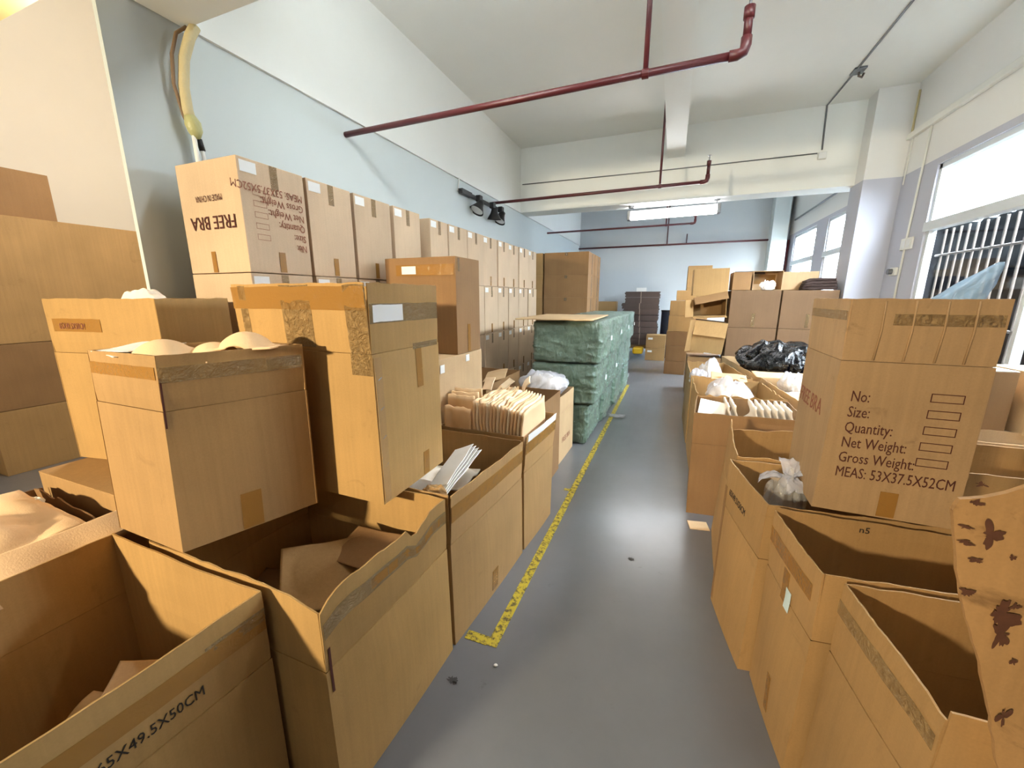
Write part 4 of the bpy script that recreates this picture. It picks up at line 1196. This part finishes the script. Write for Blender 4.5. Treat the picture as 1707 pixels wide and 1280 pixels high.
for k, u in enumerate((0.22, 0.42, 0.62, 0.80)):
    link('flap_crease', tubebm([T.W(0, u, None, 0.02) - T.c + T.n(0) * 0.0005, T.W(0, u + 0.012, None, 0.5) - T.c + T.n(0) * 0.001, T.W(0, u + 0.004, None, 0.97) - T.c + T.n(0) * 0.0005], 0.0035, 6), M['card_smudged'], T.root, smooth=True)
bag_o = bmesh.new()
def horn(u, v):
    a = 2 * PI * u
    p = V(0.12 * v ** 1.3 + 0.0, 0.0, 0.02 + 0.20 * v)
    r = (0.095 * (1 - v) ** 0.8 + 0.008) * (1 + 0.2 * nz(math.cos(a) * 2, math.sin(a) * 2, v * 4))
    return p + V(math.cos(a) * r * 1.0, math.sin(a) * r * 0.55, 0)
rows = [[bag_o.verts.new(horn(i / 28, j / 16)) for i in range(28)] for j in range(17)]
for p, q in zip(rows, rows[1:]):
    for i in range(28):
        bag_o.faces.new((p[i], p[(i + 1) % 28], q[(i + 1) % 28], q[i]))
bag_o.faces.new(rows[-1])
bag_o.faces.new(rows[0][::-1])
o = link('plastic_bag', bag_o, M['film_blue'], smooth=True)
o.location = (0.945, 1.98, 1.50)
tag(o, 'pointed bluish plastic bag sticking up out of the tall printed carton', 'plastic bag')
# cartons beyond the printed one
R5 = Open('open_carton', 'open carton with a torn pale side edge, between the tied bag and the white cups', [(0.395, 2.325), (1.02, 2.36), (1.02, 2.96), (0.415, 2.80)], 0, 0.52, HR, mat='card', bulge=0.012, seed=25, rough=0.012,
          base=[(0.355, 2.26), (1.02, 2.34), (1.02, 2.96), (0.385, 2.86)], rims={3: [(0, 0.07), (0.2, 0.05), (0.45, 0.012), (1, 0.0)]})
R6 = Open('open_carton', 'open carton holding a rank of white foam cups and a white board', [(0.215, 3.09), (0.93, 3.15), (0.93, 3.70), (0.262, 3.66)], 0, 0.54, 0.77, mat='card_dark', bulge=0.008, seed=26, rough=0.005,
          base=[(0.225, 3.03), (0.93, 3.10), (0.93, 3.66), (0.262, 3.62)])
for k in range(10):
    if k in (2, 3):
        continue
    def f(u, v):
        a = PI * (0.08 + 0.84 * v)
        return V(0.028 * math.sin(PI * v) + 0.012 * math.sin(2 * PI * v), (u - 0.5) * 0.30, 0.15 * v + 0.010 * nz(u * 5 + k, 2))
    o = link('foam_cup', sheetbm(f, 14, 14, 0.012, (1, 0, 0)), M['foam_white'], smooth=True)
    o.location = (0.445 + 0.044 * k, 3.40, 0.655 + 0.008 * nz(k * 3))
    o.rotation_euler = (0, 0.12, 0.05 * nz(k))
    tag(o, 'white foam cup standing in the rank, %s counting away from the aisle' % ORD[k if k < 2 else k - 2], 'foam cup', 'white foam cups in the right row')
pad('white board leaning in the corner of the carton of white cups', (0.355, 3.34, 0.735), 0.19, 0.24, (0.45, 0.12, -0.1), wave=0.002, mat='paper', name='white_board', cat='board sheet', t=0.006)
R7 = Open('open_carton', 'open carton with a crumpled rim and a clear bag, behind the white cups', [(0.275, 3.76), (0.96, 3.79), (0.88, 4.56), (0.265, 4.55)], 0, 0.52, 0.76, mat='card', bulge=0.008, seed=27, rough=0.03)
bag('plastic_bag', 'clear bag piled in the open carton behind the white cups', (0.55, 4.05, 0.56), 0.17, 0.17, 0.30, 'film', 7, 0.35, power=1.4, fill='foam_white')
R8 = Open('open_carton', 'last open carton of the right aisle row, a clear bag rising from it', [(0.26, 4.62), (0.84, 4.66), (0.69, 5.70), (0.25, 5.70)], 0, 0.52, 0.765, mat='card', bulge=0.008, seed=28, rough=0.02)
bag('plastic_bag', 'upright clear bag in the last carton of the right row', (0.47, 5.05, 0.50), 0.13, 0.13, 0.38, 'film', 9, 0.35, power=1.5, fill='foam_white')
bag('plastic_bag', 'shredded plastic over the near corner of the last right carton', (0.33, 4.75, 0.66), 0.08, 0.07, 0.14, 'film', 11, 0.6)
pad('loose board flap across the last carton of the right row', (0.62, 4.66, 0.772), 0.34, 0.16, (0.35, 0.05, 0.0), wave=0.01, mat='card_pale', name='board_flap', cat='board sheet', t=0.005)
# second rank, toward the windows
S1 = Open('open_carton', 'open carton full of a black refuse bag, in front of the big pile', [(0.93, 4.88), (1.78, 4.90), (1.70, 6.45), (0.735, 6.45)], 0, 0.52, 0.76, mat='card_pale', bulge=0.006, seed=29, rough=0.012)
bag('refuse_bag', 'shiny black refuse bag heaped in the carton before the big pile', (1.27, 5.68, 0.60), 0.40, 0.52, 0.46, 'film_black', 3, 0.26, 0.1, nu=110, nv=70, power=0.95)
pad('long pale board laid across the refuse-bag carton', (1.30, 4.98, 0.772), 0.80, 0.28, (0.06, 0.0, 0.02), wave=0.006, mat='card_pale', name='board_sheet', cat='board sheet', t=0.006)
S2 = Open('open_carton', 'open pale carton of peach pads between the refuse bag and the printed carton', [(1.045, 3.74), (1.72, 3.76), (1.68, 4.82), (0.945, 4.82)], 0, 0.52, 0.76, mat='card_pale', bulge=0.006, seed=30, rough=0.01)
pad('peach pad spread in the pale carton of the second rank', (1.33, 4.16, 0.66), 0.50, 0.66, (0.05, 0.1, 0.2), domes=((0, 0.2, 0.2, 0.05), (0, -0.2, 0.2, 0.05)), seed=3, wave=0.03)
bag('plastic_bag', 'clear bag beside the peach pad in the second rank', (1.20, 4.66, 0.62), 0.11, 0.10, 0.22, 'film', 12, 0.4, fill='foam_white')
S3 = Open('open_carton', 'open carton in the second rank, seen past the printed carton', [(1.30, 2.50), (1.98, 2.52), (1.98, 3.05), (1.30, 3.05)], 0, 0.52, 0.755, mat='card', bulge=0.005, seed=31, rough=0.005)
S4 = Open('open_carton', 'open carton behind the second-rank one, with a white taped far wall', [(1.42, 3.10), (2.30, 3.12), (2.30, 3.42), (1.42, 3.42)], 0, 0.52, 0.755, mat='card_pale', bulge=0.005, seed=32, rough=0.005)
S5 = closed('carton', 'low sealed carton by the window wall, under the brown one', (2.08, 3.85, 0), 0.70, 0.70, 0.735, mat='card_pale', bulge=0.004)
U = closed('carton', 'brown carton, window light painted white on its top, by the near window', (1.86, 3.62, 0.738), 0.36, 0.42, 0.40, (0, 0, 0.10), mat='card_dark', bulge=0.003)
link('window_lit_top', boxbm((-0.178, -0.208, 0.401), (0.178, 0.208, 0.406)), M['label'], U)  # white sheet puts the window light into the colour of the top
closed('carton', 'plain carton next to the brown one by the near window', (2.27, 3.62, 0.738), 0.30, 0.42, 0.40, (0, 0, 0.06), mat='card_pale', bulge=0.003)
# leaning dirty board
t = thing('flattened_carton', 'dirty stained flattened carton leaning in the lower right corner of the photo', 'flattened carton', (0.80, 0.80, 0))
def left_edge(z):
    return poly([(0.0, 0.86), (0.45, 0.70), (0.75, 0.622), (0.95, 0.560), (1.07, 0.516), (1.16, 0.490), (1.245, 0.473), (1.30, 0.500)], z)
def dirty(u, v):
    xr = 1.25
    zt = poly([(0.0, 1.262), (0.06, 1.295), (0.12, 1.335), (0.3, 1.40), (1, 1.42)], u)
    z = zt * v
    xl = left_edge(min(z, 1.30)) + 0.005 * nz(z * 26, 2) + 0.003 * nz(z * 60, 5)
    if z > 1.245:
        xl = max(xl, 0.473 + (z - 1.245) * 0.3)
    x = xl + (xr - xl) * u
    y = 0.80 + 0.058 * v + 0.010 * nz(x * 3, z * 3) + 0.006 * math.sin(x * 9)
    return V(x - 0.80, y - 0.80, z + 0.006 * nz(x * 18, 7) * v)
link('board', sheetbm(dirty, 40, 60, 0.009, (0, -1, 0)), M['card_dirty'], t)
def stain(cx, cz, r, arms, stretch, seed):
    bm = bmesh.new()
    def on(x, z):
        zt = 1.42
        return V(x - 0.80, 0.80 + 0.058 * z / 1.36 + 0.010 * nz(x * 3, z * 3) + 0.006 * math.sin(x * 9) - 0.80 - 0.0045, z)
    c = bm.verts.new(on(cx, cz))
    ring = []
    for k in range(64):
        a = 2 * PI * k / 64
        q = r * (0.60 + 0.75 * nz(math.cos(a) * 1.2 + seed, math.sin(a) * 1.2) + 0.40 * nz(math.cos(a) * 3 + seed, math.sin(a) * 3) + 0.16 * max(0, math.cos(arms * a / 2 + seed)) ** 10)
        q = max(q, r * 0.10)
        ring.append(bm.verts.new(on(cx + q * math.cos(a), cz + q * stretch * math.sin(a))))
    for k in range(64):
        bm.faces.new((c, ring[k], ring[(k + 1) % 64]))
    link('stain', bm, M['stain'], t)
M['stain'] = plain('dark_red_brown_stain', (88, 52, 32), 0.7, var=0.4, nscale=60)
for a in [(0.522, 1.215, 0.02, 5, 1.3, 1), (0.555, 1.077, 0.026, 5, 1.2, 2.3), (0.565, 1.041, 0.016, 4, 2.2, 3.1), (0.571, 1.096, 0.008, 3, 1, 4), (0.596, 0.882, 0.01, 4, 2.6, 5), (0.509, 1.106, 0.012, 5, 0.8, 6), (0.489, 1.222, 0.012, 3, 0.5, 7.3), (0.493, 1.195, 0.012, 4, 0.5, 8.1), (0.496, 1.3, 0.01, 4, 0.6, 9), (0.493, 1.267, 0.012, 3, 0.6, 2.2), (0.553, 1.182, 0.006, 3, 1, 1.2), (0.513, 1.166, 0.014, 4, 0.4, 3.3), (0.587, 0.994, 0.006, 3, 1.4, 4.4)]:
    stain(*a)

# small things on the floor
M['scuff'] = plain('dark_scuff', (62, 60, 60), 0.6)
for x, yy, r, lab in ((-0.111, 2.302, 0.03, 'small dark scuff mark on the aisle floor just below the glare'), (-0.743, 1.191, 0.035, 'dark square scuff on the floor beside the torn front carton')):
    bm = bmesh.new()
    c = bm.verts.new(V(x, yy, 0.0016))
    rg = [bm.verts.new(V(x + r * (0.6 + 0.6 * nz(k * 0.9, x * 9)) * math.cos(k * PI / 14), yy + r * (0.5 + 0.6 * nz(k * 0.8, yy * 9)) * math.sin(k * PI / 14), 0.0016)) for k in range(28)]
    for k in range(28):
        bm.faces.new((c, rg[k], rg[(k + 1) % 28]))
    tag(link('scuff_mark', bm, M['scuff']), lab, 'scuff mark')
pad('small cream card lying on the floor by the right row', (0.30, 2.86, 0.006), 0.13, 0.11, (0, 0, 0.15), wave=0.002, mat='edge', name='paper_card', cat='card', t=0.004)
bag('paper_scrap', 'tiny white crumb of paper on the floor near the tape corner', (-0.60, 1.32, 0.0005), 0.009, 0.008, 0.008, 'paper', 2, 0.2, cat='paper scrap', nu=12, nv=8)
bag('paper_scrap', 'tiny white crumb of paper on the floor at the bottom of the aisle', (0.40, 1.02, 0.0005), 0.007, 0.007, 0.007, 'paper', 3, 0.2, cat='paper scrap', nu=12, nv=8)
bag('plastic_scrap', 'shred of clear plastic lying on the tape beside the bales', (-0.58, 5.35, 0.001), 0.10, 0.07, 0.03, 'film', 4, 0.5, cat='plastic scrap', nu=24, nv=12)
